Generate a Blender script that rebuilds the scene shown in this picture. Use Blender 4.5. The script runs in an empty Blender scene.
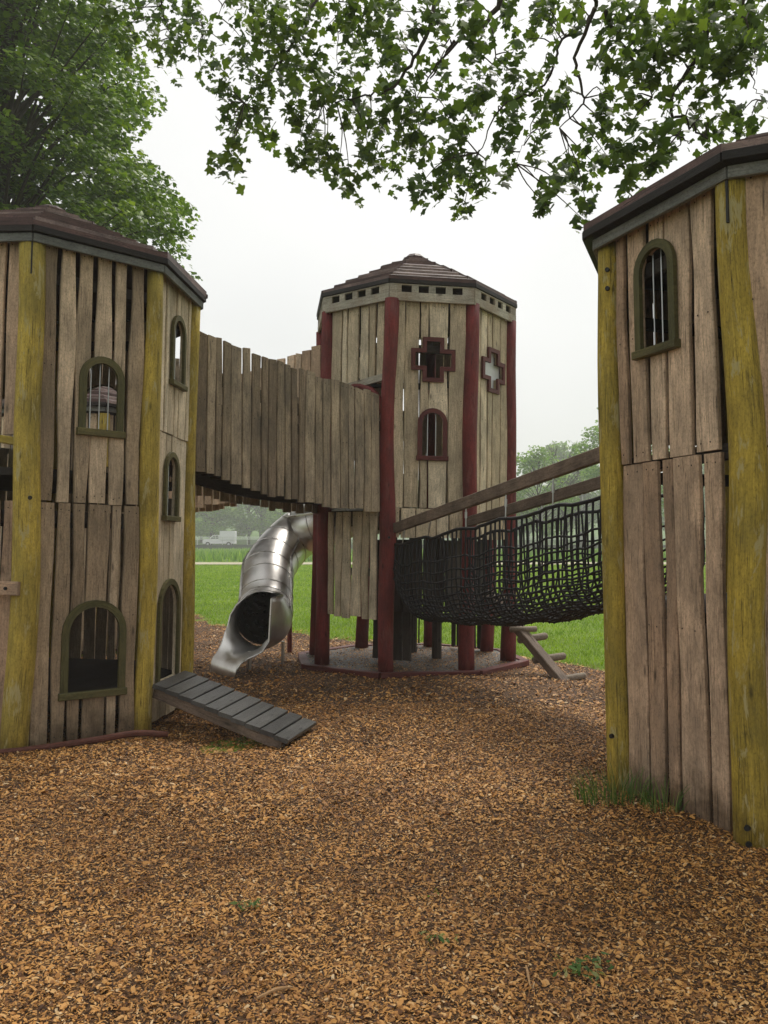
import bpy, bmesh, math, random
import numpy as np
from mathutils import Vector, Matrix
R = math.radians
rng = random.Random(7)
npr = np.random.default_rng(11)
sc = bpy.context.scene
col = sc.collection
F = 828.0
CAMZ = 1.5
PITCH = R(2.49)

# ------------------------------------------------------------------ camera
cd = bpy.data.cameras.new('camera'); cam = bpy.data.objects.new('camera', cd); col.objects.link(cam)
cam.location = (0, 0, CAMZ); cam.rotation_euler = (math.pi/2 + PITCH, 0, 0)
cd.sensor_fit = 'VERTICAL'; cd.sensor_height = 24.0; cd.lens = 24.0*F/1024.0
cd.clip_start = 0.05; cd.clip_end = 4000
sc.camera = cam
CP, SP = math.cos(PITCH), math.sin(PITCH)

def at(px, py, Y):
    a = (px-384)/F; b = (512-py)/F
    d = Vector((a, CP - b*SP, SP + b*CP))
    return Vector((0, 0, CAMZ)) + d*(Y/d.y)

def pix(x, y, z):
    z = z-CAMZ
    f = y*CP + z*SP; u = -y*SP + z*CP
    return 384+F*x/f, 512-F*u/f, f

# ------------------------------------------------------------------ node helpers
def new_mat(name):
    m = bpy.data.materials.new(name); m.use_nodes = True
    nt = m.node_tree
    b = nt.nodes['Principled BSDF']
    return m, nt, b
def N(nt, t, **k):
    n = nt.nodes.new(t)
    for a, v in k.items(): setattr(n, a, v)
    return n
def L(nt, a, b): nt.links.new(a, b)
def ramp(nt, stops, fac=None, interp='LINEAR'):
    r = N(nt, 'ShaderNodeValToRGB'); e = r.color_ramp.elements
    r.color_ramp.interpolation = interp
    while len(e) < len(stops): e.new(0.5)
    for i, (p, c) in enumerate(stops):
        e[i].position = p; e[i].color = (c[0], c[1], c[2], 1) if hasattr(c, '__len__') else (c, c, c, 1)
    if fac is not None: L(nt, fac, r.inputs[0])
    return r
def mix(nt, kind, fac, a, b):
    m = N(nt, 'ShaderNodeMix', data_type='RGBA', blend_type=kind)
    for s, v in ((m.inputs[0], fac), (m.inputs[6], a), (m.inputs[7], b)):
        if hasattr(v, 'is_linked') or hasattr(v, 'links'): L(nt, v, s)
        elif hasattr(v, '__len__'): s.default_value = (v[0], v[1], v[2], 1)
        else: s.default_value = v
    return m.outputs[2]
def noise(nt, vec, scale, detail=4, rough=.55, dist=0):
    n = N(nt, 'ShaderNodeTexNoise'); n.inputs['Scale'].default_value = scale
    n.inputs['Detail'].default_value = detail; n.inputs['Roughness'].default_value = rough
    n.inputs['Distortion'].default_value = dist
    if vec is not None: L(nt, vec, n.inputs['Vector'])
    return n.outputs['Fac']
def bump(nt, h, strength, dist, b, prev=None):
    n = N(nt, 'ShaderNodeBump'); n.inputs['Strength'].default_value = strength
    n.inputs['Distance'].default_value = dist; L(nt, h, n.inputs['Height'])
    if prev is not None: L(nt, prev, n.inputs['Normal'])
    if b is not None: L(nt, n.outputs[0], b.inputs['Normal'])
    return n.outputs[0]

def wood(name, cols, rough=.8, crack=.6, stain=None, stain_amt=0.0, dirt=0.0, var=.42, knots=True, worn=None):
    """cols: 3 tones picked per board. Grain runs along v of the UV map (metres)."""
    m, nt, b = new_mat(name)
    uv = N(nt, 'ShaderNodeUVMap'); uv.uv_map = 'UVMap'
    geo = N(nt, 'ShaderNodeNewGeometry')
    su = N(nt, 'ShaderNodeSeparateXYZ'); L(nt, uv.outputs[0], su.inputs[0])
    q1 = N(nt, 'ShaderNodeMath', operation='MULTIPLY_ADD'); L(nt, su.outputs[0], q1.inputs[0]); q1.inputs[1].default_value = .05; q1.inputs[2].default_value = .25
    q2 = N(nt, 'ShaderNodeMath', operation='FLOOR'); L(nt, q1.outputs[0], q2.inputs[0])
    q3 = N(nt, 'ShaderNodeMath', operation='DIVIDE'); L(nt, q2.outputs[0], q3.inputs[0]); q3.inputs[1].default_value = 60
    rnd = q3.outputs[0]
    # per board offset
    sep = N(nt, 'ShaderNodeCombineXYZ'); mm = N(nt, 'ShaderNodeMath', operation='MULTIPLY'); mm.inputs[1].default_value = 57.3
    L(nt, rnd, mm.inputs[0]); L(nt, mm.outputs[0], sep.inputs[0]); L(nt, mm.outputs[0], sep.inputs[1]); L(nt, mm.outputs[0], sep.inputs[2])
    add = N(nt, 'ShaderNodeVectorMath', operation='ADD'); L(nt, uv.outputs[0], add.inputs[0]); L(nt, sep.outputs[0], add.inputs[1])
    def mp(sx, sy):
        q = N(nt, 'ShaderNodeMapping'); q.inputs['Scale'].default_value = (sx, sy, 1); L(nt, add.outputs[0], q.inputs[0]); return q.outputs[0]
    base = ramp(nt, [(0.0, cols[0]), (0.5, cols[1]), (1.0, cols[2])], rnd)
    g1 = noise(nt, mp(1.0, .10), 46, 6, .72, .9)
    g2 = noise(nt, mp(1.0, .03), 110, 3, .6, .2)
    big = noise(nt, mp(1.0, .5), 5.0, 4, .6)
    c = mix(nt, 'MULTIPLY', 1.0, base.outputs[0], ramp(nt, [(.3, 1-var), (.7, 1.0+var*.35)], g1).outputs[0])
    c = mix(nt, 'MULTIPLY', 1.0, c, ramp(nt, [(.25, .74), (.6, 1.28)], big).outputs[0])
    cr = ramp(nt, [(.30, 1-crack), (.37, 1.0)], g2)
    c = mix(nt, 'MULTIPLY', 1.0, c, cr.outputs[0])
    spk = noise(nt, mp(1.0, .55), 95, 4, .75)
    c = mix(nt, 'MULTIPLY', 1.0, c, ramp(nt, [(.33, .62), (.5, 1.0), (.7, 1.12)], spk).outputs[0])
    if knots:
        v = N(nt, 'ShaderNodeTexVoronoi'); v.inputs['Scale'].default_value = 1.0; L(nt, mp(8, 2.6), v.inputs['Vector'])
        c = mix(nt, 'MULTIPLY', 1.0, c, ramp(nt, [(.04, .30), (.07, .55), (.13, 1.0)], v.outputs['Distance']).outputs[0])
    if stain is not None:
        tc = N(nt, 'ShaderNodeTexCoord')
        q = N(nt, 'ShaderNodeMapping'); q.inputs['Scale'].default_value = (1.7, 1.7, .7); L(nt, tc.outputs['Object'], q.inputs[0])
        sn = noise(nt, q.outputs[0], 2.2, 6, .65)
        s = ramp(nt, [(.5-.2*stain_amt, 0), (.66, 1)], sn)
        sm = N(nt, 'ShaderNodeMath', operation='MULTIPLY'); sm.inputs[1].default_value = min(1, .35+stain_amt*.5); L(nt, s.outputs[0], sm.inputs[0])
        c = mix(nt, 'MIX', sm.outputs[0], c, stain)
    if dirt:
        pos = N(nt, 'ShaderNodeSeparateXYZ'); L(nt, geo.outputs['Position'], pos.inputs[0])
        n3 = noise(nt, geo.outputs['Position'], 6.0, 4, .6)
        a = N(nt, 'ShaderNodeMath', operation='MULTIPLY_ADD'); L(nt, n3, a.inputs[0]); a.inputs[1].default_value = .5; L(nt, pos.outputs[2], a.inputs[2])
        d = ramp(nt, [(.30, (.3, .27, .23)), (.52, (1, 1, 1))], a.outputs[0])
        c = mix(nt, 'MULTIPLY', dirt, c, d.outputs[0])
    # knife sharp drying checks
    g3 = noise(nt, mp(1.0, .018), 70, 2, .5, .1)
    ck = ramp(nt, [(.478, 1.0), (.493, 1-crack*.9), (.507, 1-crack*.9), (.522, 1.0)], g3)
    cm = ramp(nt, [(.52, 0), (.60, 1)], noise(nt, mp(2.0, .6), 3.0, 2, .5))
    c = mix(nt, 'MULTIPLY', cm.outputs[0], c, ck.outputs[0])
    if worn is not None:
        wn = noise(nt, mp(1.0, .22), 16, 5, .7, .4); c = mix(nt, 'MIX', ramp(nt, [(.56, 0), (.62, .85)], wn).outputs[0], c, worn)
    scw = N(nt, 'ShaderNodeMath', operation='LESS_THAN'); scw.inputs[1].default_value = -50; L(nt, su.outputs[1], scw.inputs[0])
    c = mix(nt, 'MIX', scw.outputs[0], c, (.035, .028, .022))
    L(nt, c, b.inputs['Base Color'])
    rr = ramp(nt, [(.2, rough-.15), (.8, min(1, rough+.1))], big); L(nt, rr.outputs[0], b.inputs['Roughness'])
    b.inputs['Specular IOR Level'].default_value = .3
    b1 = bump(nt, g1, .8, .006, None); b2 = bump(nt, spk, .35, .003, None, b1); bump(nt, cr.outputs[0], .7, .005, b, b2)
    return m

M = {}
M['plank_grey'] = wood('weathered_grey_planks', [(.29, .215, .14), (.48, .37, .25), (.68, .53, .37)], stain=(.16, .13, .09), stain_amt=.35, dirt=.8)
M['plank_pink'] = wood('weathered_pinkish_planks', [(.41, .275, .18), (.60, .43, .295), (.74, .56, .40)], stain=(.15, .12, .09), stain_amt=.2, dirt=.9)
M['plank_pale'] = wood('pale_larch_planks', [(.46, .37, .25), (.62, .51, .355), (.74, .63, .46)], stain=(.27, .235, .165), stain_amt=.3, dirt=.3)
M['plank_bridge'] = wood('bridge_planks', [(.22, .165, .11), (.37, .29, .195), (.52, .415, .29)], stain=(.055, .05, .04), stain_amt=.5)
M['plank_dark'] = wood('dark_boards', [(.03, .024, .02), (.045, .036, .03), (.065, .052, .042)], var=.3)  # very dark tone shared by decks, rails and under-deck panels
M['ramp'] = wood('wet_ramp_boards', [(.045, .045, .044), (.065, .065, .063), (.09, .09, .086)], rough=.38, var=.3)
M['beam'] = wood('rail_beams', [(.16, .12, .09), (.20, .15, .115), (.24, .18, .14)], stain=(.05, .04, .03), stain_amt=.3)
M['trim'] = wood('grey_trim_board', [(.36, .34, .28), (.41, .38, .31), (.46, .42, .34)], stain=(.22, .13, .07), stain_amt=.4, crack=.3)
M['yellow'] = wood('yellow_stained_logs', [(.40, .29, .042), (.44, .32, .05), (.47, .35, .065)], rough=.7, crack=.7, stain=(.17, .145, .035), stain_amt=.4, worn=(.42, .36, .17), var=.5, dirt=.5)
M['red'] = wood('red_stained_logs', [(.17, .024, .022), (.19, .028, .025), (.21, .033, .028)], rough=.65, crack=.6, stain=(.07, .02, .018), stain_amt=.6, worn=(.17, .05, .04), var=.4, dirt=.4)
M['redframe'] = wood('red_window_wood', [(.11, .028, .024), (.125, .033, .027), (.14, .038, .03)], rough=.6, crack=.3, knots=False)
M['olive'] = wood('olive_frame_wood', [(.085, .08, .03), (.10, .09, .035), (.12, .105, .04)], rough=.65, crack=.3, stain=(.16, .13, .05), stain_amt=.25, knots=False)
M['shingle'] = wood('maroon_roof_boards', [(.032, .014, .012), (.05, .022, .019), (.075, .034, .03)], rough=.55, crack=.4, var=.4, knots=False, stain=(.03, .02, .015), stain_amt=.3)
M['trim_grey'] = wood('bluish_grey_trim', [(.15, .16, .15), (.18, .19, .18), (.21, .215, .20)], crack=.3, knots=False)
M['edge'] = wood('roof_edges_painted_lit', [(.09, .045, .04), (.17, .10, .09), (.42, .32, .29)], rough=.5, crack=.6, var=.5, knots=False, stain=(.05, .03, .025), stain_amt=.6)  # cut board fronts, lightened in colour to imitate lit, wet edge lines
M['bitumen'] = wood('dark_roof_edge', [(.018, .015, .013), (.022, .018, .016), (.028, .022, .02)], rough=.6, crack=.2, knots=False)
M['kerb'] = wood('reddish_kerb_log', [(.09, .035, .022), (.11, .042, .028), (.13, .05, .035)], rough=.8)
M['log'] = wood('pale_bare_log', [(.17, .14, .105), (.21, .17, .13), (.24, .20, .155)])
M['bark'] = wood('bark', [(.035, .028, .02), (.05, .04, .028), (.06, .048, .034)], rough=.95, crack=.6, knots=False)

def metal(name, c, rough, metallic=1.0, n=18):
    m, nt, b = new_mat(name)
    tc = N(nt, 'ShaderNodeTexCoord')
    nz = noise(nt, tc.outputs['Object'], n, 5, .6)
    L(nt, mix(nt, 'MULTIPLY', 1.0, c, ramp(nt, [(.3, .82), (.7, 1.05)], nz).outputs[0]), b.inputs['Base Color'])
    L(nt, ramp(nt, [(.25, rough-.08), (.75, rough+.14)], nz).outputs[0], b.inputs['Roughness'])
    b.inputs['Metallic'].default_value = metallic
    return m
M['steel'] = metal('brushed_stainless_steel', (.82, .80, .77), .38, n=4)
M['steel_ridge'] = metal('steel_flange', (.62, .6, .57), .30)
M['steel_in'] = metal('steel_slide_bed', (.42, .42, .42), .28)
M['bar'] = metal('galvanised_bar', (.55, .56, .56), .4)
M['bolt'] = metal('dark_bolt', (.02, .02, .02), .5, .4)
M['rail_far'] = metal('far_guard_rail', (.62, .63, .62), .5, .3)

def plain(name, c, rough=.7, n=8, var=.25, bs=.2):
    m, nt, b = new_mat(name)
    tc = N(nt, 'ShaderNodeTexCoord'); nz = noise(nt, tc.outputs['Object'], n, 5, .6)
    L(nt, mix(nt, 'MULTIPLY', 1.0, c, ramp(nt, [(.3, 1-var), (.7, 1+var*.4)], nz).outputs[0]), b.inputs['Base Color'])
    b.inputs['Roughness'].default_value = rough
    if bs: bump(nt, nz, bs, .01, b)
    return m
M['rope'] = plain('black_net_rope', (.012, .012, .014), .75, 60)
M['white_paint'] = plain('white_vehicle_paint', (.8, .8, .8), .35, 3, .05, 0)
M['tarp'] = plain('white_tarpaulin', (.72, .73, .74), .6, 3, .08)
M['tyre'] = plain('tyre_rubber', (.02, .02, .02), .8)
M['glass_dark'] = plain('dark_vehicle_glass', (.03, .035, .04), .1, 3, .1, 0)
M['pane'] = plain('milky_panel', (.60, .62, .61), .3, 6, .2, 0)
M['wall'] = plain('dark_road_wall', (.035, .035, .034), .9, 2, .3)
M['asphalt'] = plain('asphalt', (.05, .05, .05), .9, 3, .2)
M['gravel'] = plain('grey_wet_fall_surface', (.085, .07, .052), .6, 30, .7, 1.0)
M['path'] = plain('pale_gravel_path', (.42, .38, .26), .9, 3, .2)

def leaf_mat(name, stops, trans=.35, rough=.5):
    m, nt, b = new_mat(name)
    geo = N(nt, 'ShaderNodeNewGeometry')
    nz = noise(nt, geo.outputs['Position'], .9, 3, .5)
    c = ramp(nt, stops, geo.outputs['Random Per Island']).outputs[0]
    c = mix(nt, 'MULTIPLY', 1.0, c, ramp(nt, [(.3, (.75, .82, .8)), (.7, (1.2, 1.12, .9))], nz).outputs[0])
    L(nt, c, b.inputs['Base Color']); b.inputs['Roughness'].default_value = rough
    b.inputs['Specular IOR Level'].default_value = .3
    t = N(nt, 'ShaderNodeBsdfTranslucent')
    L(nt, mix(nt, 'MULTIPLY', 1.0, c, (1.5, 1.6, .6)), t.inputs['Color'])
    mx = N(nt, 'ShaderNodeMixShader'); mx.inputs[0].default_value = trans
    L(nt, b.outputs[0], mx.inputs[1]); L(nt, t.outputs[0], mx.inputs[2])
    L(nt, mx.outputs[0], nt.nodes['Material Output'].inputs['Surface'])
    return m
M['maple'] = leaf_mat('maple_leaves', [(0, (.045, .08, .024)), (.5, (.085, .14, .034)), (1, (.17, .245, .055))], .34)
M['leafy'] = leaf_mat('tree_leaves', [(0, (.055, .105, .018)), (.5, (.11, .19, .03)), (1, (.24, .34, .05))], .3)
M['farleaf'] = leaf_mat('far_leaves', [(0, (.10, .19, .05)), (.5, (.15, .27, .06)), (1, (.26, .38, .10))], .4)
M['grass'] = leaf_mat('grass_blades', [(0, (.16, .26, .035)), (.5, (.24, .37, .05)), (1, (.33, .45, .08))], .3)
M['weed'] = leaf_mat('weed_leaves', [(0, (.05, .11, .03)), (.6, (.10, .19, .05)), (.85, (.2, .26, .09)), (1, (.42, .36, .18))], .3)

def lawn_mat():
    m, nt, b = new_mat('lawn')
    geo = N(nt, 'ShaderNodeNewGeometry'); P = geo.outputs['Position']
    n1 = noise(nt, P, .35, 5, .6); n2 = noise(nt, P, 9, 5, .7); n3 = noise(nt, P, 45, 3, .7)
    c = ramp(nt, [(.3, (.13, .21, .026)), (.55, (.18, .28, .036)), (.75, (.23, .33, .05))], n1).outputs[0]
    c = mix(nt, 'MULTIPLY', 1.0, c, ramp(nt, [(.3, .6), (.65, 1.15)], n2).outputs[0])
    c = mix(nt, 'MULTIPLY', 1.0, c, ramp(nt, [(.3, .6), (.65, 1.15)], n3).outputs[0])
    s = N(nt, 'ShaderNodeSeparateXYZ'); L(nt, P, s.inputs[0])
    # beyond the path: taller unmown duller grass
    mr = N(nt, 'ShaderNodeMapRange'); mr.inputs['From Min'].default_value = 55; mr.inputs['From Max'].default_value = 57; L(nt, s.outputs[1], mr.inputs[0])
    rg = ramp(nt, [(.35, (.06, .12, .03)), (.65, (.16, .25, .075))], noise(nt, P, .8, 6, .7)).outputs[0]
    c = mix(nt, 'MIX', mr.outputs[0], c, rg)
    L(nt, c, b.inputs['Base Color']); b.inputs['Roughness'].default_value = .9; b.inputs['Specular IOR Level'].default_value = .15
    bump(nt, n3, .7, .03, b)
    return m
M['lawn'] = lawn_mat()

def chip_ground():
    m, nt, b = new_mat('wood_chip_base')
    geo = N(nt, 'ShaderNodeNewGeometry'); P = geo.outputs['Position']
    v = N(nt, 'ShaderNodeTexVoronoi'); v.inputs['Scale'].default_value = 55; L(nt, P, v.inputs['Vector'])
    c = ramp(nt, [(0, (.02, .009, .004)), (.5, (.11, .052, .018)), (1, (.26, .14, .05))], v.outputs['Color']).outputs[0]
    c = mix(nt, 'MULTIPLY', 1.0, c, ramp(nt, [(.3, .5), (.7, 1.0)], noise(nt, P, 1.3, 5, .6)).outputs[0])
    L(nt, c, b.inputs['Base Color']); b.inputs['Roughness'].default_value = .9
    bump(nt, v.outputs['Distance'], .8, .015, b)
    return m
M['chipbase'] = chip_ground()
def chip_mat():
    m, nt, b = new_mat('wood_chips')
    geo = N(nt, 'ShaderNodeNewGeometry'); P = geo.outputs['Position']
    c = ramp(nt, [(0, (.06, .024, .009)), (.15, (.20, .088, .026)), (.40, (.50, .24, .062)), (.80, (.66, .35, .10)), (.95, (.68, .43, .18)), (1, (.78, .60, .36))], geo.outputs['Random Per Island']).outputs[0]
    c = mix(nt, 'MULTIPLY', 1.0, c, ramp(nt, [(.32, (.62, .55, .5)), (.62, (1.05, 1.02, 1.0))], noise(nt, P, 1.1, 5, .65)).outputs[0])
    L(nt, c, b.inputs['Base Color']); b.inputs['Roughness'].default_value = .62; b.inputs['Specular IOR Level'].default_value = .35
    bump(nt, noise(nt, P, 300, 2, .5), .3, .002, b)
    return m
M['chips'] = chip_mat()

# ------------------------------------------------------------------ object helpers
def prop(o, label=None, cat=None, group=None, kind=None):
    if label: o['label'] = label
    if cat: o['category'] = cat
    if group: o['group'] = group
    if kind: o['kind'] = kind
    return o
def thing(name, loc, label, cat, group=None):
    o = bpy.data.objects.new(name, None); col.objects.link(o); o.location = loc; o.empty_display_size = .2
    o['org'] = list(loc)
    return prop(o, label, cat, group)
ORG = {}
class MB:
    def __init__(s): s.v = []; s.f = []; s.uv = []
    def add(s, verts, faces, uvs):
        b = len(s.v); s.v += [tuple(v) for v in verts]
        for f in faces:
            s.f.append(tuple(b+i for i in f)); s.uv += [uvs[i] for i in f]
    def build(s, name, mat, parent=None, smooth=False):
        root = parent
        while root is not None and root.parent is not None: root = root.parent
        o0 = Vector(ORG.get(root.name, (0, 0, 0))) if root else Vector((0, 0, 0))
        me = bpy.data.meshes.new(name)
        me.from_pydata([(v[0]-o0.x, v[1]-o0.y, v[2]-o0.z) for v in s.v], [], s.f)
        ul = me.uv_layers.new(name='UVMap')
        ul.data.foreach_set('uv', [c for u in s.uv for c in u])
        me.materials.append(mat)
        bm = bmesh.new(); bm.from_mesh(me); bmesh.ops.remove_doubles(bm, verts=bm.verts, dist=1e-6); bmesh.ops.recalc_face_normals(bm, faces=bm.faces); bm.to_mesh(me); bm.free()
        if smooth: me.shade_smooth()
        me.update()
        o = bpy.data.objects.new(name, me); col.objects.link(o)
        if parent: o.parent = parent
        return o
def T(name, loc, label, cat, group=None):
    o = thing(name, loc, label, cat, group); del o['org']; ORG[o.name] = tuple(loc); return o

Z = Vector((0, 0, 1))
def box(mb, a, b, w, h, up=Z, jit=0):
    """bar from a to b, w across, h along up; slightly chamfered"""
    a = Vector(a); b = Vector(b); t = (b-a); ln = t.length; t.normalize()
    s = t.cross(up).normalized(); u = s.cross(t).normalized()
    c = min(w, h)*.1
    prof = [(-w/2, -h/2+c), (-w/2, h/2-c), (-w/2+c, h/2), (w/2-c, h/2), (w/2, h/2-c), (w/2, -h/2+c), (w/2-c, -h/2), (-w/2+c, -h/2)]
    n = len(prof); vs = []; uv = []
    per = 0; o = rng.randint(0, 60)*20
    for e, p in enumerate((a, b)):
        q = 0
        for (x, y) in prof:
            vs.append(p + s*x + u*y); uv.append((o+x+y*.9, e*ln))
    fs = [(i, (i+1) % n, n+(i+1) % n, n+i) for i in range(n)] + [tuple(range(n-1, -1, -1)), tuple(range(n, 2*n))]
    mb.add(vs, fs, uv)

def tube(mb, pts, rad, seg=12, lump=0.0, cap=True, seed=0, twist=0):
    pts = [Vector(p) for p in pts]; n = len(pts)
    if not hasattr(rad, '__len__'): rad = [rad]*n
    t0 = (pts[1]-pts[0]).normalized()
    ref = Vector((1, 0, 0)) if abs(t0.x) < .8 else Vector((0, 1, 0))
    s = t0.cross(ref).normalized()
    vs = []; uv = []; ln = 0; rr = random.Random(seed)
    ph = [rr.uniform(0, 6.28) for _ in range(6)]; uo_ = rr.randint(0, 60)*20
    for i, p in enumerate(pts):
        t = (pts[min(i+1, n-1)]-pts[max(i-1, 0)]).normalized()
        s = (s - t*s.dot(t)).normalized(); u = t.cross(s)
        if i: ln += (p-pts[i-1]).length
        for k in range(seg+1):
            a = 2*math.pi*(k % seg)/seg
            r = rad[i]*(1+lump*(math.sin(2*a+ph[0]+ln*1.7)+.6*math.sin(3*a+ph[1]-ln*2.3)+.5*math.sin(ln*5+ph[2]+a)))
            vs.append(p + s*(r*math.cos(a)) + u*(r*math.sin(a))); uv.append((rad[0]*2*math.pi*k/seg+uo_, ln))
    w = seg+1; fs = []
    for i in range(n-1):
        for k in range(seg):
            fs.append((i*w+k, i*w+k+1, (i+1)*w+k+1, (i+1)*w+k))
    mb.add(vs, fs, uv)
    if cap:
        for i, rev in ((0, True), (n-1, False)):
            ring = [vs[i*w+k] for k in range(seg)]
            f = tuple(range(seg)); f = f[::-1] if rev else f
            mb.add(ring, [f], [((v-pts[i]).x*.4+uo_, (v-pts[i]).y*.4) for v in ring])

def disc_bolt(mb, p, n, r=.016, th=.012):
    n = Vector(n).normalized(); tube(mb, [Vector(p)-n*.01, Vector(p)+n*th], [r, r*.85], 10)

def smooth_pts(ctrl, n):
    """Catmull-Rom through control points"""
    c = [Vector(p) for p in ctrl]; c = [c[0]*2-c[1]] + c + [c[-1]*2-c[-2]]
    out = []; m = len(c)-3
    for i in range(n+1):
        t = i/n*m; k = min(int(t), m-1); t -= k
        p0, p1, p2, p3 = c[k:k+4]
        out.append(.5*((2*p1)+(p2-p0)*t+(2*p0-5*p1+4*p2-p3)*t*t+(3*p1-3*p2+p3-p0)*t**3))
    return out

def np_mesh(name, V, faces, mat, parent=None, smooth=False):
    """V: (n,k,3) vertex groups sharing the face template"""
    n, k, _ = V.shape
    me = bpy.data.meshes.new(name)
    root = parent
    while root is not None and root.parent is not None: root = root.parent
    o0 = np.array(ORG.get(root.name, (0, 0, 0))) if root else np.zeros(3)
    me.vertices.add(n*k); me.vertices.foreach_set('co', (V.reshape(-1, 3)-o0).astype(np.float32).ravel())
    fl = [len(f) for f in faces]; flat = np.array([i for f in faces for i in f])
    loops = (flat[None, :]+(np.arange(n)*k)[:, None]).ravel()
    me.loops.add(len(loops)); me.loops.foreach_set('vertex_index', loops.astype(np.int32))
    tot = np.tile(fl, n); st = np.concatenate([[0], np.cumsum(tot)[:-1]])
    me.polygons.add(len(tot)); me.polygons.foreach_set('loop_start', st.astype(np.int32))
    me.materials.append(mat); me.update(calc_edges=True); me.validate()
    if smooth: me.shade_smooth()
    o = bpy.data.objects.new(name, me); col.objects.link(o)
    if parent: o.parent = parent
    return o

# ------------------------------------------------------------------ ground
def smoothstep(a, b, x):
    t = np.clip((x-a)/(b-a), 0, 1); return t*t*(3-2*t)
def terr(x, y):
    x = np.asarray(x, float); y = np.asarray(y, float)
    z = np.interp(y, [-1e4, 14, 50, 54, 100, 131, 134, 143, 150, 240, 400, 1e4], [0, 0, .47, .56, .8, 1.02, 1.75, 1.75, 1.5, 6, 26, 34])
    z = z + smoothstep(160, 420, np.abs(x))*0
    return z
def bump_h(x, y):
    return .012*np.sin(x*2.1+1.3*np.sin(y*1.1))+.010*np.sin(y*2.7+x*.9+.6)+.008*np.sin(x*5.3-y*4.1)+.012*np.sin(x*.8+y*.55+2)
BX = [-40, -9, -5.5, -4.2, -3.4, -1.5, -.65, .8, 2.0, 2.7, 4.5, 8, 14, 40]
BY = [17, 17.5, 19, 18.6, 16.2, 14.4, 13.9, 13.2, 11.4, 10.4, 9.9, 9.5, 9.0, 6.]
def edge_y(x):
    return np.interp(x, BX, BY) + .16*np.sin(x*3.1)+.09*np.sin(x*8.3+1)+.06*np.sin(x*17.)

def grid_sheet(name, xs, ys, zf, mat):
    X, Y = np.meshgrid(xs, ys); ZZ = zf(X, Y)
    V = np.stack([X, Y, ZZ], -1).reshape(-1, 3)
    nx, ny = len(xs), len(ys)
    f = [(j*nx+i, j*nx+i+1, (j+1)*nx+i+1, (j+1)*nx+i) for j in range(ny-1) for i in range(nx-1)]
    me = bpy.data.meshes.new(name); me.from_pydata(V.tolist(), [], f); me.materials.append(mat); me.shade_smooth()
    o = bpy.data.objects.new(name, me); col.objects.link(o); o['kind'] = 'structure'; return o
xs = np.concatenate([np.linspace(-700, -60, 14), np.linspace(-50, 50, 41), np.linspace(60, 700, 14)])
ys = np.concatenate([np.linspace(-60, 10, 20), np.linspace(11, 60, 50), np.linspace(64, 130, 20), [131, 134, 143, 150], np.linspace(160, 700, 28)])
ground = grid_sheet('ground', xs, ys, lambda x, y: terr(x, y) - .035*(1-smoothstep(8, 22, y)), M['lawn'])
# chip bed, bounded by the lawn edge
cx = np.linspace(-14, 14, 180); tt = np.concatenate([np.linspace(0, .9, 120), np.linspace(.91, 1, 12)])
def chip_sheet():
    rows = []
    for t in tt:
        yy = -8 + (edge_y(cx)+8)*t
        z = bump_h(cx, yy) + terr(cx, yy) - .06*(t > .995)
        rows.append(np.stack([cx, yy, z], -1))
    V = np.concatenate(rows); nx = len(cx)
    f = [(j*nx+i, j*nx+i+1, (j+1)*nx+i+1, (j+1)*nx+i) for j in range(len(tt)-1) for i in range(nx-1)]
    me = bpy.data.meshes.new('wood_chip_bed'); me.from_pydata(V.tolist(), [], f); me.materials.append(M['chipbase']); me.shade_smooth()
    o = bpy.data.objects.new('wood_chip_bed', me); col.objects.link(o); o['kind'] = 'structure'
chip_sheet()
grid_sheet('gravel_path', np.linspace(-120, 120, 90), np.array([50.3, 51.2, 52, 52.8, 53.6]), lambda x, y: terr(x, y)+.03+.0*x, M['path'])
grid_sheet('road', np.linspace(-300, 300, 60), np.array([134.6, 138, 142]), lambda x, y: terr(x, y)+.02, M['asphalt'])

def rot_frames(nrm, spin):
    n = nrm/np.linalg.norm(nrm, axis=1, keepdims=True)
    a = np.cross(n, np.tile([0.3, 0.9, .31], (len(n), 1))); a /= np.linalg.norm(a, axis=1, keepdims=True)+1e-9
    b = np.cross(n, a); c, s = np.cos(spin)[:, None], np.sin(spin)[:, None]
    return a*c+b*s, -a*s+b*c, n
def scatter(name, P, nrm, size, tmpl, faces, mat, parent=None, aspect=None):
    tmpl = np.array(tmpl, float); n = len(P)
    ax, ay, az = rot_frames(nrm, npr.uniform(0, 6.283, n))
    sz = np.asarray(size)[:, None, None] if hasattr(size, '__len__') else size
    asp = np.ones((n, 1)) if aspect is None else aspect[:, None]
    V = (ax[:, None, :]*tmpl[None, :, 0, None]*asp[:, :, None] + ay[:, None, :]*tmpl[None, :, 1, None] + az[:, None, :]*tmpl[None, :, 2, None])*sz + P[:, None, :]
    return np_mesh(name, V, faces, mat, parent)

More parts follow.
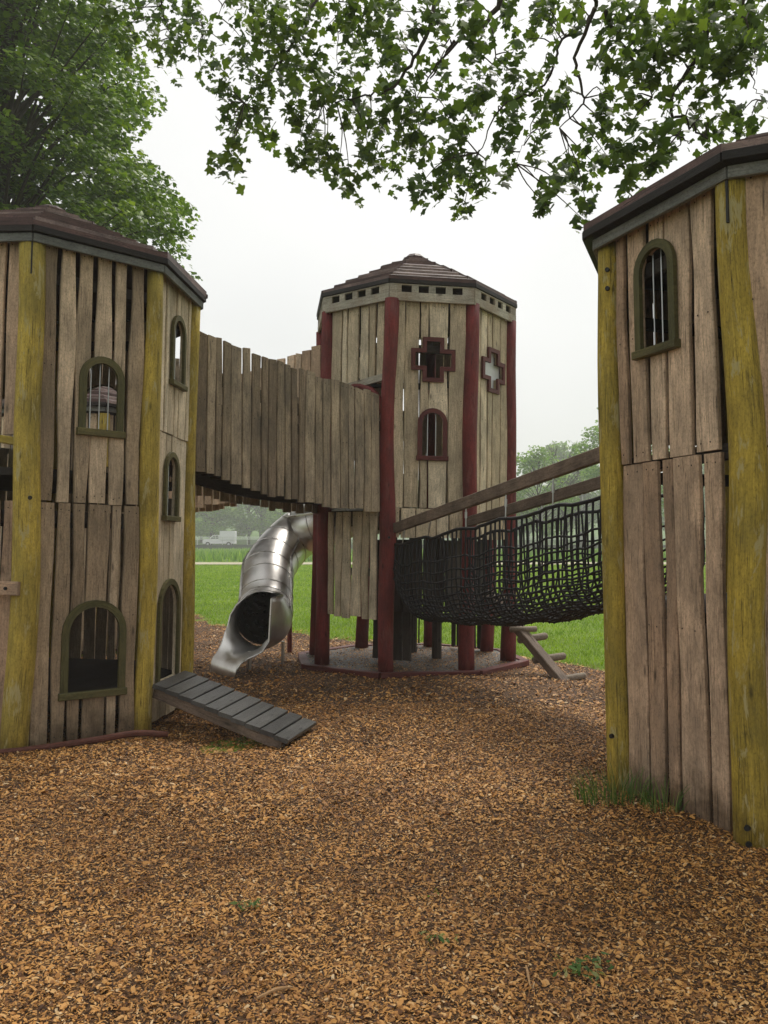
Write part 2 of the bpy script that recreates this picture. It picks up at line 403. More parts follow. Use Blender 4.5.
# wood chips
def chips():
    out = []; S = []
    n = 9000; a = npr.uniform(0, 6.283, n); q = 1.40*np.sqrt(npr.random(n))*(1-.25*npr.random(n)**3)
    out.append(np.stack([.34+np.cos(a)*q, 11.05+np.sin(a)*q, npr.uniform(.054, .064, n)], -1)); S.append(npr.uniform(.4, 1.1, n))
    for (y0, y1, n, s) in ((1.6, 4.6, 200000, .64), (4.6, 8, 170000, .82), (8, 19, 150000, 1.2)):
        y = npr.uniform(y0, y1, n); x = npr.uniform(-1, 1, n)*(y*.56+.5)
        k = y < edge_y(x)+npr.normal(0, .10, n); x, y = x[k], y[k]
        z = bump_h(x, y)+terr(x, y)+npr.uniform(.001, .016, len(x))*s
        out.append(np.stack([x, y, z], -1)); S.append(npr.lognormal(-.18, .42, len(x)).clip(.25, 2.4)*s)
    P = np.concatenate(out); S = np.concatenate(S); n = len(P)
    keep = np.ones(n, bool)
    nrm = np.stack([npr.normal(0, .36, n), npr.normal(0, .36, n), np.ones(n)], -1)
    # length along y of the template 2.4 cm, width 0.8 cm, bent in the middle
    tm = [(-.0028, -.011, 0), (.0028, -.010, 0), (-.0036, 0, .002), (.0036, .001, .002), (-.0022, .011, 0), (.0026, .0115, .0005)]
    o = scatter('wood_chips', P, nrm, S, tm, [(0, 1, 3, 2), (2, 3, 5, 4)], M['chips'], aspect=npr.uniform(.45, 1.9, n))
    prop(o, 'reddish brown wood chip mulch covering the whole play area', 'wood chips', kind='stuff')
chips()

# lawn blades
def blades(name, n, y0, y1, h, label, w=.006, xf=.6):
    y = y0+(y1-y0)*npr.random(n)**1.3; x = npr.uniform(-1, 1, n)*(y*xf+1)
    k = (y > edge_y(x)+npr.normal(0, .12, n)); x, y = x[k], y[k]; n = len(x)
    z = terr(x, y)-.03*(1-smoothstep(8, 22, y))
    hh = npr.uniform(.5, 1.2, n)*h*(1+.02*(y-12)); ww = w*(1+.08*(y-10))
    a = npr.uniform(0, 6.283, n); lx, ly = npr.normal(0, .4, n)*hh, npr.normal(0, .4, n)*hh
    B = np.stack([x, y, z], -1); d = np.stack([np.cos(a)*ww, np.sin(a)*ww, 0*a], -1)
    V = np.stack([B-d, B+d, B+np.stack([lx*.4, ly*.4, hh*.6], -1)+d*.6, B+np.stack([lx, ly, hh], -1)], 1)
    o = np_mesh(name, V, [(0, 1, 2, 3)], M['grass'])
    prop(o, label, 'grass', kind='stuff')
blades('lawn_grass', 230000, 9.0, 49.5, .05, 'short bright green lawn grass behind the play towers')

n_ = 26000; yy = npr.uniform(55, 125, n_); xx = npr.uniform(-1, 1, n_)*(yy*.6+2)
zz = terr(xx, yy); hh = npr.uniform(.25, .75, n_); a_ = npr.uniform(0, 3.14, n_); wv = npr.uniform(.03, .07, n_)
Bv = np.stack([xx, yy, zz], -1); dv = np.stack([np.cos(a_)*wv, np.sin(a_)*wv, 0*a_], -1); up_ = np.stack([npr.normal(0, .12, n_), npr.normal(0, .1, n_), hh], -1)
prop(np_mesh('rough_grass', np.stack([Bv-dv*1.5, Bv+dv*1.5, Bv+up_*.6+dv, Bv+up_], 1), [(0, 1, 2, 3)], M['farleaf']), 'taller unmown grass between the path and the road wall', 'grass', kind='stuff')
# ------------------------------------------------------------------ towers
def hole_span(holes, z):
    """x interval taken by a hole outline at height z (None when outside)"""
    for h in holes:
        xs_ = []
        for a, b in zip(h, h[1:]+h[:1]):
            if (a[1]-z)*(b[1]-z) < 0: xs_.append(a[0]+(b[0]-a[0])*(z-a[1])/(b[1]-a[1]))
        if xs_: return min(xs_), max(xs_)
    return None
def plank(mb, o, ux, n, x0, x1, z0, z1, th, rr, wav=.008, z0b=None, z1b=None, holes=()):
    pa = [rr.uniform(0, 6.28) for _ in range(4)]; fr = rr.uniform(1.2, 2.4)
    off = rr.uniform(-.004, .008); tilt = rr.uniform(-.006, .006); uo = rr.randint(0, 60)*20+rr.random()
    z0b = z0 if z0b is None else z0b; z1b = z1 if z1b is None else z1b
    def edges(t):
        zl = z0+(z1-z0)*t; zr = z0b+(z1b-z0b)*t
        return (zl, zr, x0+wav*(math.sin(zl*fr*2+pa[0])*.8+math.sin(zl*fr*4.3+pa[1])*.35), x1+wav*(math.sin(zl*fr*2+pa[2])*.8+math.sin(zl*fr*3.7+pa[3])*.35))
    hs = [h for h in holes if min(p[0] for p in h) < x1+.03 and max(p[0] for p in h) > x0-.03]
    ts = [0, 1]; m = max(2, int((z1-z0)/.16)+1); ts = [i/m for i in range(m+1)]
    for h in hs:
        za, zb_ = min(p[1] for p in h), max(p[1] for p in h); k = int((zb_-za)/.012)+1
        for i in range(k+1):
            for e in (-1e-4, 1e-4) if i in (0, k) else (0,):
                t = (za+(zb_-za)*i/k+e-z0)/(z1-z0)
                if 0 < t < 1: ts.append(t)
    ts = sorted(ts)
    chains = []; live = {}
    prev = None
    for i in range(len(ts)-1):
        zm = z0+(z1-z0)*(ts[i]+ts[i+1])/2; sp = hole_span(hs, zm) if hs else None
        cells = {}
        if sp is None: cells['F'] = (None, None)
        else:
            e = edges((ts[i]+ts[i+1])/2)
            if sp[0] >= e[3] or sp[1] <= e[2]: cells['F'] = (None, None)
            else:
                if sp[0]-e[2] > .004: cells['L'] = (None, sp[0])
                if e[3]-sp[1] > .004: cells['R'] = (sp[1], None)
        nl = {}
        for key, (ca, cb) in cells.items():
            ch = live.get(key)
            if ch is None: ch = []; chains.append(ch)
            for t in (ts[i], ts[i+1]):
                zl, zr, xl, xr = edges(t)
                if ca is not None: xl = min(ca, xr-.002)
                if cb is not None: xr = max(cb, xl+.002)
                if ch and t == ts[i]: continue
                ch.append((zl, zr, xl, xr, t))
            nl[key] = ch
        live = nl
    for ch in chains:
        vs = []; uv = []; rows = len(ch)-1
        for (zl, zr, xl, xr, t) in ch:
            c = min(.005, (xr-xl)*.3); y0 = off+tilt*t*2
            for (x, y, z) in ((xl, 0, zl), (xl, th-c, zl), (xl+c, th, zl), (xr-c, th, zr), (xr, th-c, zr), (xr, 0, zr)):
                vs.append(o+ux*x+Z*z+n*(y+y0)); uv.append((uo+x+y, z))
        fs = []
        for i in range(rows):
            for k in range(6):
                k2 = (k+1) % 6; fs.append((i*6+k2, i*6+k, (i+1)*6+k, (i+1)*6+k2))
        fs.append(tuple(range(6))); fs.append(tuple(rows*6+k for k in range(5, -1, -1)))
        mb.add(vs, fs, uv)
    zs_ = [z0+.05, z1-.05]+([z0+(z1-z0)*.52] if z1-z0 > 1.2 else [])
    for zz_ in zs_:
        for fx in ((.5,) if x1-x0 < .10 else (.25, .75)):
            cxs = x0+(x1-x0)*fx+rr.uniform(-.006, .006); cz = zz_+rr.uniform(-.008, .008)
            if any(min(p[0] for p in h)-.07 < cxs < max(p[0] for p in h)+.07 and min(p[1] for p in h)-.08 < cz < max(p[1] for p in h)+.07 for h in hs): continue
            hv = [o+ux*(cxs+.0055*math.cos(q))+Z*(cz+.0055*math.sin(q))+n*(th+off+tilt*2+.002) for q in [math.pi*j/3 for j in range(6)]]
            mb.add(hv, [tuple(range(6))], [(uo, -100)]*6)

def plank_row(mb, o, ux, n, u0, u1, z0, z1, count, th=.028, seed=1, gap=.014, wav=.006, zend=.006, holes=()):
    rr = random.Random(seed)
    ws = [rr.uniform(.65, 1.45) for _ in range(count)]; s = sum(ws); x = u0
    for w in ws:
        w = w/s*(u1-u0)
        plank(mb, o, ux, n, x+gap/2*rr.uniform(.5, 1.7), x+w-gap/2*rr.uniform(.5, 1.7), z0+rr.uniform(-zend, zend), z1, th, rr, wav, holes=holes)
        x += w

def prism(mb, outline, o, ux, n, y0, y1):
    k = len(outline)
    vs = [o+ux*x+Z*z+n*y for y in (y0, y1) for (x, z) in outline]
    uv = [(x, z) for _ in (0, 1) for (x, z) in outline]
    fs = [tuple(range(k-1, -1, -1)), tuple(range(k, 2*k))]+[(i, (i+1) % k, k+(i+1) % k, k+i) for i in range(k)]
    mb.add(vs, fs, uv)
def arch_outline(cx, z0, z1, w, off=0, seg=12, bottom=True):
    r = w/2+off; zc = z1-w/2
    p = [(cx-r, z0-(off if bottom else 0)), (cx+r, z0-(off if bottom else 0))]
    for i in range(seg+1):
        a = math.pi*i/seg; p.append((cx+r*math.cos(a), zc+r*math.sin(a)))
    return p
def ring(mb, inner, outer, o, ux, n, y0, y1, closed=True):
    k = len(inner)
    def P(l, y): return [o+ux*x+Z*z+n*y for (x, z) in l]
    vs = P(inner, y0)+P(outer, y0)+P(inner, y1)+P(outer, y1)
    uv = []
    for l in (inner, outer, inner, outer): 
        d = 0
        for i, q in enumerate(l):
            if i: d += math.hypot(q[0]-l[i-1][0], q[1]-l[i-1][1])
            uv.append((.05 if l is outer else 0, d))
    fs = []
    for i in range(k if closed else k-1):
        j = (i+1) % k
        fs += [(2*k+i, 2*k+j, 3*k+j, 3*k+i), (i, k+i, k+j, j), (i, j, 2*k+j, 2*k+i), (k+i, 3*k+i, 3*k+j, k+j)]
    if not closed:
        fs += [(0, 2*k, 3*k, k), (k-1, 2*k-1, 4*k-1, 3*k-1)]
    mb.add(vs, fs, uv)
def cross_outline(cx, cz, w, a):
    h = w/2; b = a/2
    return [(cx-b, cz-h), (cx+b, cz-h), (cx+b, cz-b), (cx+h, cz-b), (cx+h, cz+b), (cx+b, cz+b), (cx+b, cz+h), (cx-b, cz+h), (cx-b, cz+b), (cx-h, cz+b), (cx-h, cz-b), (cx-b, cz-b)]

class Tower:
    def __init__(s, name, label, c, n0, side, mats, group=None):
        s.c = Vector((c[0], c[1], 0)); s.n0 = n0; s.side = side
        s.Rp = side/2/math.sin(R(22.5)); s.ap = side/2/math.tan(R(22.5))
        s.t = T(name, s.c, label, 'play tower', group); s.m = mats
    def corner(s, k, e=0):
        a = R(s.n0-22.5+45*k); return s.c+Vector((math.cos(a), math.sin(a), 0))*(s.Rp+e)
    def face(s, k):
        a = s.corner(k); b = s.corner(k+1); ux = (b-a).normalized(); n = Vector((ux.y, -ux.x, 0)); return a, ux, n
    def post(s, k, z0, z1, r, seed, slit=False, bolts=()):
        rr = random.Random(seed); p = s.corner(k); out = (p-s.c).normalized()
        m = 14; ph = [rr.uniform(0, 6.28) for _ in range(4)]
        pts = []; rad = []
        for i in range(m+1):
            t = i/m; z = z0+(z1-z0)*t
            w = .017*math.sin(t*5.2+ph[0])+.012*math.sin(t*11+ph[1]); v = .013*math.sin(t*6+ph[2])
            pts.append(p+Vector((-out.y, out.x, 0))*w+out*v+Z*z); rad.append(r*(1.04-.10*t+.05*math.sin(t*8+ph[3])))
        mb = MB(); tube(mb, pts, rad, 18, .028, seed=seed)
        o = mb.build('post', s.m['post'], s.t, smooth=True)
        if slit:
            mb = MB(); q = pts[-1]; side = Vector((-out.y, out.x, 0))
            box(mb, q+out*(r*.93)-Z*.28+side*.008, q+out*(r*.90)-Z*.01+side*.008, .012, .02, out)
            mb.build('drying_crack', M['bolt'], o)
        for (z, da) in bolts:
            mb = MB(); a = math.atan2(out.y, out.x)+R(da); nn = Vector((math.cos(a), math.sin(a), 0))
            f_ = (z-z0)/(z1-z0)*m; i_ = min(m-1, int(f_)); q = pts[i_].lerp(pts[i_+1], f_-i_); q.z = z
            disc_bolt(mb, q+nn*(rad[i_]*1.0), nn); mb.build('bolt', M['bolt'], o)
    def panel(s, k, z0, z1, count, u0=.075, u1=.925, seed=1, mat=None, holes=(), gap=.016, inset=.02, wav=.006, zend=.006, name='plank_wall'):
        a, ux, n = s.face(k); mb = MB(); o = a-n*inset
        plank_row(mb, o, ux, n, u0*s.side, u1*s.side, z0, z1, count, seed=seed, gap=gap, wav=wav, zend=zend, holes=holes)
        ob = mb.build(name, mat or s.m['plank'], s.t)
        return ob
    def arch(s, k, uc, z0, z1, w, mat, bars=0, fw=.055, sill=True, inset=.02, barw=.006):
        a, ux, n = s.face(k); o = a-n*inset; x = uc*s.side
        mb = MB(); inn = arch_outline(x, z0, z1, w, 0); out = arch_outline(x, z0, z1, w, fw)
        if sill:
            inn[0] = (inn[0][0], z0); inn[1] = (inn[1][0], z0)
        # open strip: right jamb, arch, left jamb
        pi = [inn[1]]+inn[2:]+[inn[0]]; po = [(out[1][0], z0-fw)]+out[2:]+[(out[0][0], z0-fw)]
        ring(mb, pi, po, o, ux, n, .031, .058, closed=False)
        if sill: box(mb, o+ux*(x-w/2-fw-.012)+Z*(z0-fw*.5)+n*.05, o+ux*(x+w/2+fw+.012)+Z*(z0-fw*.5)+n*.05, .05, fw)
        f = mb.build('window_frame' if sill else 'door_frame', mat, s.t)
        for b in range(bars):
            bx = x+(b-(bars-1)/2)*w/(bars+.6)*1.05; h = math.sqrt(max(0, (w/2)**2-(bx-x)**2))
            mb = MB(); tube(mb, [o+ux*bx+Z*(z0-.02)-n*.01, o+ux*bx+Z*(z1-w/2+h+.02)-n*.01], barw, 8)
            mb.build('window_bar', M['bar'], f)
        return arch_outline(x, z0, z1, w, .012)
    def roof(s, ze, rise, over=.13, courses=8, trim_h=.065, teeth=False, seed=3):
        rr = random.Random(seed)
        # trim board ring just above the posts
        zt = ze-.05
        if not teeth:
            for k in range(8):
                mb = MB(); a = s.corner(k, .085); b = s.corner(k+1, .085); box(mb, a+Z*(zt-trim_h/2), b+Z*(zt-trim_h/2), .03, trim_h)
                mb.build('trim_board', M['trim_grey'], s.t)
        else:
            for k in range(8):
                a = s.corner(k, .06)+Z*zt; b = s.corner(k+1, .06)+Z*zt; d = b-a
                mb = MB()
                box(mb, a-Z*.008, b-Z*.008, .028, .016); box(mb, a-Z*.152, b-Z*.152, .03, .105)
                for (u0, u1) in ((0, .14), (.26, .34), (.46, .54), (.66, .74), (.86, 1.0)):
                    box(mb, a+d*u0-Z*.058, a+d*u1-Z*.058, .026, .084)
                mb.build('battlement_board', M['trim'], s.t)
        mb = MB(); a8 = [s.corner(k, over+.02) for k in range(8)]
        for k in range(8): box(mb, a8[k]+Z*(ze-.018), a8[(k+1) % 8]+Z*(ze-.022), .03, .05)
        # soffit
        i8 = [s.corner(k, -.05) for k in range(8)]
        for k in range(8):
            q = [a8[k]+Z*(ze-.0485), a8[(k+1) % 8]+Z*(ze-.0485), i8[(k+1) % 8]+Z*(ze-.0485), i8[k]+Z*(ze-.0485)]
            mb.add(q, [(0, 1, 2, 3)], [(0, 0), (1, 0), (1, .2), (0, .2)])
        mb.build('fascia', M['bitumen'], s.t)
        mb = MB(); me_ = MB(); R1 = s.Rp+over+.035; apex = s.c+Z*(ze+rise)
        for c_ in range(courses):
            t0 = c_/courses; t1 = (c_+1)/courses+.025
            for k in range(8):
                aa = [R(s.n0-22.5+45*(k+j)) for j in (0, 1)]
                def pt(a, t, h):
                    return s.c+Vector((math.cos(a), math.sin(a), 0))*(R1*(1-min(t, .985)))+Z*(ze+.001+rise*min(t, .985)+h)
                h0 = .046+rr.uniform(-.012, .012); h1 = .004
                j0 = rr.uniform(-.010, .010)
                q = [pt(aa[0], t0+j0, 0), pt(aa[1], t0+j0, 0), pt(aa[1], t1, h1-.012), pt(aa[0], t1, h1-.012),
                     pt(aa[0], t0+j0, h0), pt(aa[1], t0+j0, h0), pt(aa[1], t1, h1), pt(aa[0], t1, h1)]
                uo = rr.randint(0, 60)*20; W = s.side
                uv = [(uo, 0), (uo, W), (uo+.15, W), (uo+.15, 0), (uo+.03, 0), (uo+.03, W), (uo+.18, W), (uo+.18, 0)]
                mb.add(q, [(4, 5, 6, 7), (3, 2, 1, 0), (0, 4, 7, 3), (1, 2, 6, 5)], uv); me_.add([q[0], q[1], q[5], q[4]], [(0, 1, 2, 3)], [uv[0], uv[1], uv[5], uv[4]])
        rf = mb.build('roof', s.m.get('roof', M['shingle']), s.t)
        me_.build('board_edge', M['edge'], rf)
        mb = MB(); tube(mb, [apex-Z*.03, apex+Z*.012, apex+Z*.03], [.15, .10, .02], 8); mb.build('roof_cap', M['shingle'], rf)
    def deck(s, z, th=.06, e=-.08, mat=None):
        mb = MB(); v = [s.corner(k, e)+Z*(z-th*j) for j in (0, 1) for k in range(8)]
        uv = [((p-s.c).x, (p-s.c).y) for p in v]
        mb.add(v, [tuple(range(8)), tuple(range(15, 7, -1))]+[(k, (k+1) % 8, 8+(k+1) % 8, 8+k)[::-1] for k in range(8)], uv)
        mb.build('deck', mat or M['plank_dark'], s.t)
    def rails(s, zs, faces):
        for z in zs:
            for k in faces:
                mb = MB(); a = s.corner(k, -.07)+Z*z; b = s.corner(k+1, -.07)+Z*z; box(mb, a, b, .05, .09)
                mb.build('cross_rail', M['plank_dark'], s.t)

MY = {'post': M['yellow'], 'plank': M['plank_grey']}
# ---- left tower (front face k=0)
def anchor(tw, k, p):
    d = Vector((*p, 0))-tw.corner(k); tw.c += d; tw.t.location = tw.c; ORG[tw.t.name] = tuple(tw.c)
A = Tower('play_tower', 'octagonal plank tower with yellow posts at left, ramp at its doorway', (-3.06, 7.46), -50, .98, MY)
anchor(A, 0, (-2.72, 6.2))
for k in range(8): A.post(k, -.1, 3.84, .098 if k == 0 else .076, 20+k, slit=(k == 0), bolts=((1.88, 20),) if k == 0 else ())
h = [A.arch(0, .56, 2.45, 2.98, .25, M['olive'], bars=3), ]
A.panel(0, 1.865, 3.865, 6, seed=5, holes=h, gap=.024, wav=.013)
h = [A.arch(0, .56, .40, 1.05, .40, M['olive'], bars=0)]
A.panel(0, .02, 1.855, 6, seed=9, holes=h, gap=.022, wav=.008)
h = [A.arch(1, .56, 3.0, 3.56, .26, M['olive'], bars=2, fw=.045)]
A.panel(1, 2.52, 3.865, 6, seed=15, holes=h, mat=M['plank_pale'])
h = [A.arch(1, .47, 1.80, 2.32, .26, M['olive'], bars=2, fw=.045), A.arch(1, .50, .39, 1.20, .44, M['olive'], sill=False, fw=.05)]
A.panel(1, .06, 2.51, 6, seed=18, holes=h, mat=M['plank_pale'])
A.panel(-1, 2.36, 3.865, 5, seed=21, gap=.02, mat=M['plank_pink'])
A.panel(-1, .02, 1.86, 6, seed=22, gap=.02, mat=M['plank_pink'])
mb = MB(); a, ux, n = A.face(-1)
box(mb, a+ux*.1+n*.03+Z*2.42, a+ux*.93+n*.03+Z*2.30, .07, .06); mb.build('slanted_rail', M['yellow'], A.t)
mb = MB(); box(mb, a+ux*.05+n*.12+Z*1.21, a+ux*1.02+n*.12+Z*1.21, .04, .10); rl = mb.build('step_board', M['plank_pink'], A.t)
mb = MB(); disc_bolt(mb, a+ux*.93+n*.14+Z*1.21, n, .014); mb.build('bolt', M['bolt'], rl)
for k, s_ in ((2, 31), (4, 33), (5, 34), (6, 35)):
    if k == 2: A.panel(k, .05, 2.0, 6, seed=s_, gap=.03)
    else:
        A.panel(k, .05, 1.86, 6, seed=s_, gap=.014); 
        hh = [A.arch(k, .5, 2.5, 3.0, .28, M['olive'], bars=2)] if k in (4,) else []
        A.panel(k, 1.87, 3.865, 6, seed=s_+7, gap=.010, holes=hh)
A.panel(3, 1.87, 3.865, 6, seed=52, gap=.010, holes=[A.arch(3, .5, 2.35, 3.2, .46, M['olive'], bars=0)])
A.panel(3, .05, 1.86, 6, seed=54, gap=.02)
A.roof(3.92, .66, courses=8, over=.09); A.deck(.37); A.deck(2.12); A.rails((.3, 1.75, 3.6), range(8))

# ---- centre tower
MR = {'post': M['red'], 'plank': M['plank_pale']}
C_ = Tower('play_tower', 'tallest octagonal tower with dark red posts and cross shaped windows in the middle', (.34, 11.05), -82, .99, MR)
for k in range(8): C_.post(k, -.05, 4.47, .092, 60+k, bolts=((1.62, 25),) if k == 0 else ())
def cross(tw, k, uc, cz, w, a_, pane=False):
    a, ux, n = tw.face(k); o = a-n*.02; x = uc*tw.side; mb = MB()
    ring(mb, cross_outline(x, cz, w, a_), cross_outline(x, cz, w+.10, a_+.10), o, ux, n, .031, .06)
    f = mb.build('cross_window_frame', M['redframe'], tw.t)
    if pane:
        mb = MB(); prism(mb, cross_outline(x, cz, w+.02, a_+.02), o, ux, n, -.02, -.008); mb.build('window_pane', M['pane'], f)
    return cross_outline(x, cz, w+.02, a_+.02)
h = [cross(C_, 0, .53, 3.76, .44, .16), C_.arch(0, .53, 2.60, 3.12, .25, M['redframe'], bars=2, barw=.007)]
C_.panel(0, 1.98, 4.46, 5, seed=71, holes=h, gap=.015, wav=.009, u0=.03, u1=.94)
C_.panel(0, 1.62, 1.97, 5, seed=72, gap=.014, u0=.03, u1=.94)
h = [cross(C_, 1, .52, 3.74, .46, .17, True)]
C_.panel(1, 1.62, 4.46, 5, seed=75, holes=h, gap=.016, wav=.008)
C_.panel(-1, 3.48, 4.46, 6, seed=78, gap=.024)
C_.panel(-1, .66, 1.93, 6, seed=80, gap=.018, inset=-.03, wav=.012, zend=.02, u0=.12, u1=.9)
a, ux, n = C_.face(-1)
mb = MB(); box(mb, a+ux*.06+n*.05+Z*3.43, a+ux*1.02+n*.05+Z*3.54, .035, .085); mb.build('slanted_rail', M['trim'], C_.t)
mb = MB(); pts = [a+ux*(.5+.40*math.cos(t))+n*.03+Z*(3.09+.38*math.sin(t)) for t in [math.pi*i/14 for i in range(15)]]
tube(mb, pts, .045, 10); mb.build('arch_lintel', M['red'], C_.t, True)
for i in range(4):
    pass
C_.panel(-2, 3.9, 4.46, 6, seed=83, gap=.02, mat=M['plank_pink'])
for k in (2, 3, 4):
    C_.panel(k, 1.7, 4.46, 6, seed=84+k, gap=.009, holes=([cross(C_, 4, .5, 3.76, .44, .16), C_.arch(4, .5, 2.60, 3.12, .25, M['redframe'], bars=2)] if k == 4 else []))
C_.panel(5, 2.75, 4.46, 6, seed=91, gap=.02)
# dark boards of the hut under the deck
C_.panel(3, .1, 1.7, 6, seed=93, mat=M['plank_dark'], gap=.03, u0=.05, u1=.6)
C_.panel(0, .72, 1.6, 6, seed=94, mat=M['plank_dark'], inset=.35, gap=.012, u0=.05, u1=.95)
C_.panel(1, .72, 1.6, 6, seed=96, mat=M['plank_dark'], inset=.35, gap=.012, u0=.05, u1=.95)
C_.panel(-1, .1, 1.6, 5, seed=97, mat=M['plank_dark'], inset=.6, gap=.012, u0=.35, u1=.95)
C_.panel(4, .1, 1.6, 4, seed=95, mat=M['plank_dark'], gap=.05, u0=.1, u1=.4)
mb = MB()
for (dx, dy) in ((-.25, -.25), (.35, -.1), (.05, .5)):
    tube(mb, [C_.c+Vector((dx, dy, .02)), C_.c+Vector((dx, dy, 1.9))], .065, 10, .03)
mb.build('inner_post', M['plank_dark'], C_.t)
C_.roof(4.70, .74, teeth=True, courses=8, seed=9, over=.055); C_.deck(1.95, .1); C_.rails((1.80, 3.9), range(8)); C_.rails((1.2,), (7,))
# fall surface with border at its foot
mb = MB(); v = [C_.corner(k, .16)+Z*.052 for k in range(8)]; v2 = [C_.corner(k, .16)-Z*.05 for k in range(8)]
mb.add(v+v2, [tuple(range(8))]+[(k, 8+k, 8+(k+1) % 8, (k+1) % 8) for k in range(8)], [(p.x, p.y) for p in v+v2])
o = mb.build('gravel_pad', M['gravel']); o['kind'] = 'structure'
PT = T('timber_border', C_.c, 'low dark red timber kerb round the foot of the middle tower', 'kerb')
for k in range(8):
    mb = MB(); box(mb, C_.corner(k, .22)+Z*.035, C_.corner(k+1, .22)+Z*.035, .11, .07); mb.build('kerb_board', M['redframe'], PT)

# ---- right tower
MQ = {'post': M['yellow'], 'plank': M['plank_pink']}
B = Tower('play_tower', 'nearest octagonal plank tower with yellow posts, cut by the right edge of the view', (2.83, 5.22), -157, 1.04, MQ)
# place so that corner 0 and 1 fall where the photograph has them
d = Vector((1.475, 5.24, 0))-B.corner(0); B.c += d; B.t.location = B.c; ORG[B.t.name] = tuple(B.c)
for k in range(8): B.post(k, -.1, 3.48, .092 if k else .078, 110+k, slit=(k == 1), bolts=((.11, 5), (.03, 8)) if k == 1 else (((.35, 40), (3.28, 62), (3.16, 62)) if k == 0 else ()))
h = [B.arch(0, .43, 2.70, 3.28, .24, M['olive'], bars=3, fw=.05, barw=.005)]
B.panel(0, 2.035, 3.487, 5, seed=121, holes=h, gap=.026, u0=.07, u1=.85, wav=.009)
B.panel(0, .0, 2.025, 5, seed=124, gap=.022, u0=.07, u1=.86, wav=.008)
B.panel(1, 2.035, 3.487, 5, seed=131, gap=.02, u0=.02, inset=.0)
B.panel(1, .0, 2.025, 5, seed=133, gap=.02, u0=.02, inset=.0)
for k in (2, 3, 4, 5, 7):
    B.panel(k, 2.035, 3.487, 5, seed=140+k, gap=.008); B.panel(k, .05, 2.025, 5, seed=150+k, gap=.008)
B.panel(-2, 2.3, 3.487, 5, seed=161); B.panel(-2, .05, 1.15, 5, seed=163)
B.roof(3.54, .66, courses=8, seed=17); B.deck(1.15); B.rails((.35, 2.03, 3.2), range(8))

# ---- fourth tower far left behind
D = Tower('play_tower', 'farthest plank tower behind the left one, its maroon roof seen through the arched window', (-4.7, 12.9), -81, 1.0, MY)
for k in range(8): D.post(k, -.1, 3.42, .09, 180+k)
for k in range(8):
    D.panel(k, .05, 1.9, 6, seed=190+k, gap=.02)
    if k != 2: D.panel(k, 1.91, 3.42, 6, seed=200+k, gap=.02)
D.roof(3.56, .66, courses=8, seed=27); D.deck(2.0); D.rails((.3, 1.8), range(8))

# ------------------------------------------------------------------ bridges
def bridge(name, label, near, far, zb, zt, n, seed, mat):
    """near/far: (P,Q) ends of the two wall lines; zb(t), zt(t): bottom and top of the walls"""
    t_ = T(name, ((near[0][0]+far[1][0])/2, (near[0][1]+far[1][1])/2, 0), label, 'bridge', None)
    for (P, Q), s_, sgn in ((near, 0, 1), (far, 1, -1)):
        P = Vector((*P, 0)); Q = Vector((*Q, 0)); ux = (Q-P).normalized(); nn = Vector((ux.y, -ux.x, 0))*sgn; ln = (Q-P).length
        rr = random.Random(seed+s_); mb = MB(); ws = [rr.uniform(.7, 1.4) for _ in range(n)]; S = sum(ws); x = .02
        for w in ws:
            w = w/S*(ln-.04); t0 = x/ln; j = rr.uniform(-.02, .02); jb = rr.uniform(-.02, .025)
            plank(mb, P, ux, nn, x+.006, x+w-.011, zb(t0)+jb, zt(t0)+j, .026, rr, .006, z1b=zt(t0)+j+rr.uniform(-.02, .012)-.004)
            x += w
        mb.build('side_wall', mat, t_)
        for off in (.10, .95):
            mb = MB(); pts = [P+ux*(ln*i/8)-nn*.035+Z*(zb(i/8)+off+.06) for i in range(9)]
            for i in range(8): box(mb, pts[i], pts[i+1]+(pts[i+1]-pts[i])*.02, .05, .12)
            mb.build('side_beam', M['plank_dark'], t_)
    mb = MB(); m = 22
    for i in range(m):
        t0 = (i+.5)/m
        a = Vector((*near[0], 0)).lerp(Vector((*near[1], 0)), t0)+Z*(zb(t0)+.23); b = Vector((*far[0], 0)).lerp(Vector((*far[1], 0)), t0)+Z*(zb(t0)+.23)
        box(mb, a, b, .112, .035)
    mb.build('deck_boards', M['plank_dark'], t_)
    return t_
P3 = A.corner(2); P4 = A.corner(3); c0 = C_.corner(0); cm = C_.corner(-1); cmm = C_.corner(-2)
bridge('plank_bridge', 'grey plank walled bridge sloping down from the left tower to the middle tower',
       ((P3.x+.05, P3.y+.06), (c0.x-.06, c0.y)), ((P4.x, P4.y), (cm.x, cm.y)),
       lambda t: 2.24-.30*t-.10*math.sin(math.pi*t), lambda t: 3.60-.28*t-.04*math.sin(math.pi*t), 22, 300, M['plank_bridge'])
d2 = D.corner(2); d3 = D.corner(3)
bridge('plank_bridge', 'farther plank bridge climbing to the middle tower, seen behind the nearer bridge',
       ((-3.35, 12.5), (cm.x, cm.y+.1)), ((-3.3, 13.4), (cmm.x, cmm.y)),
       lambda t: 2.03+.42*t**1.5, lambda t: 3.7+.42*t, 22, 320, M['plank_pink'])

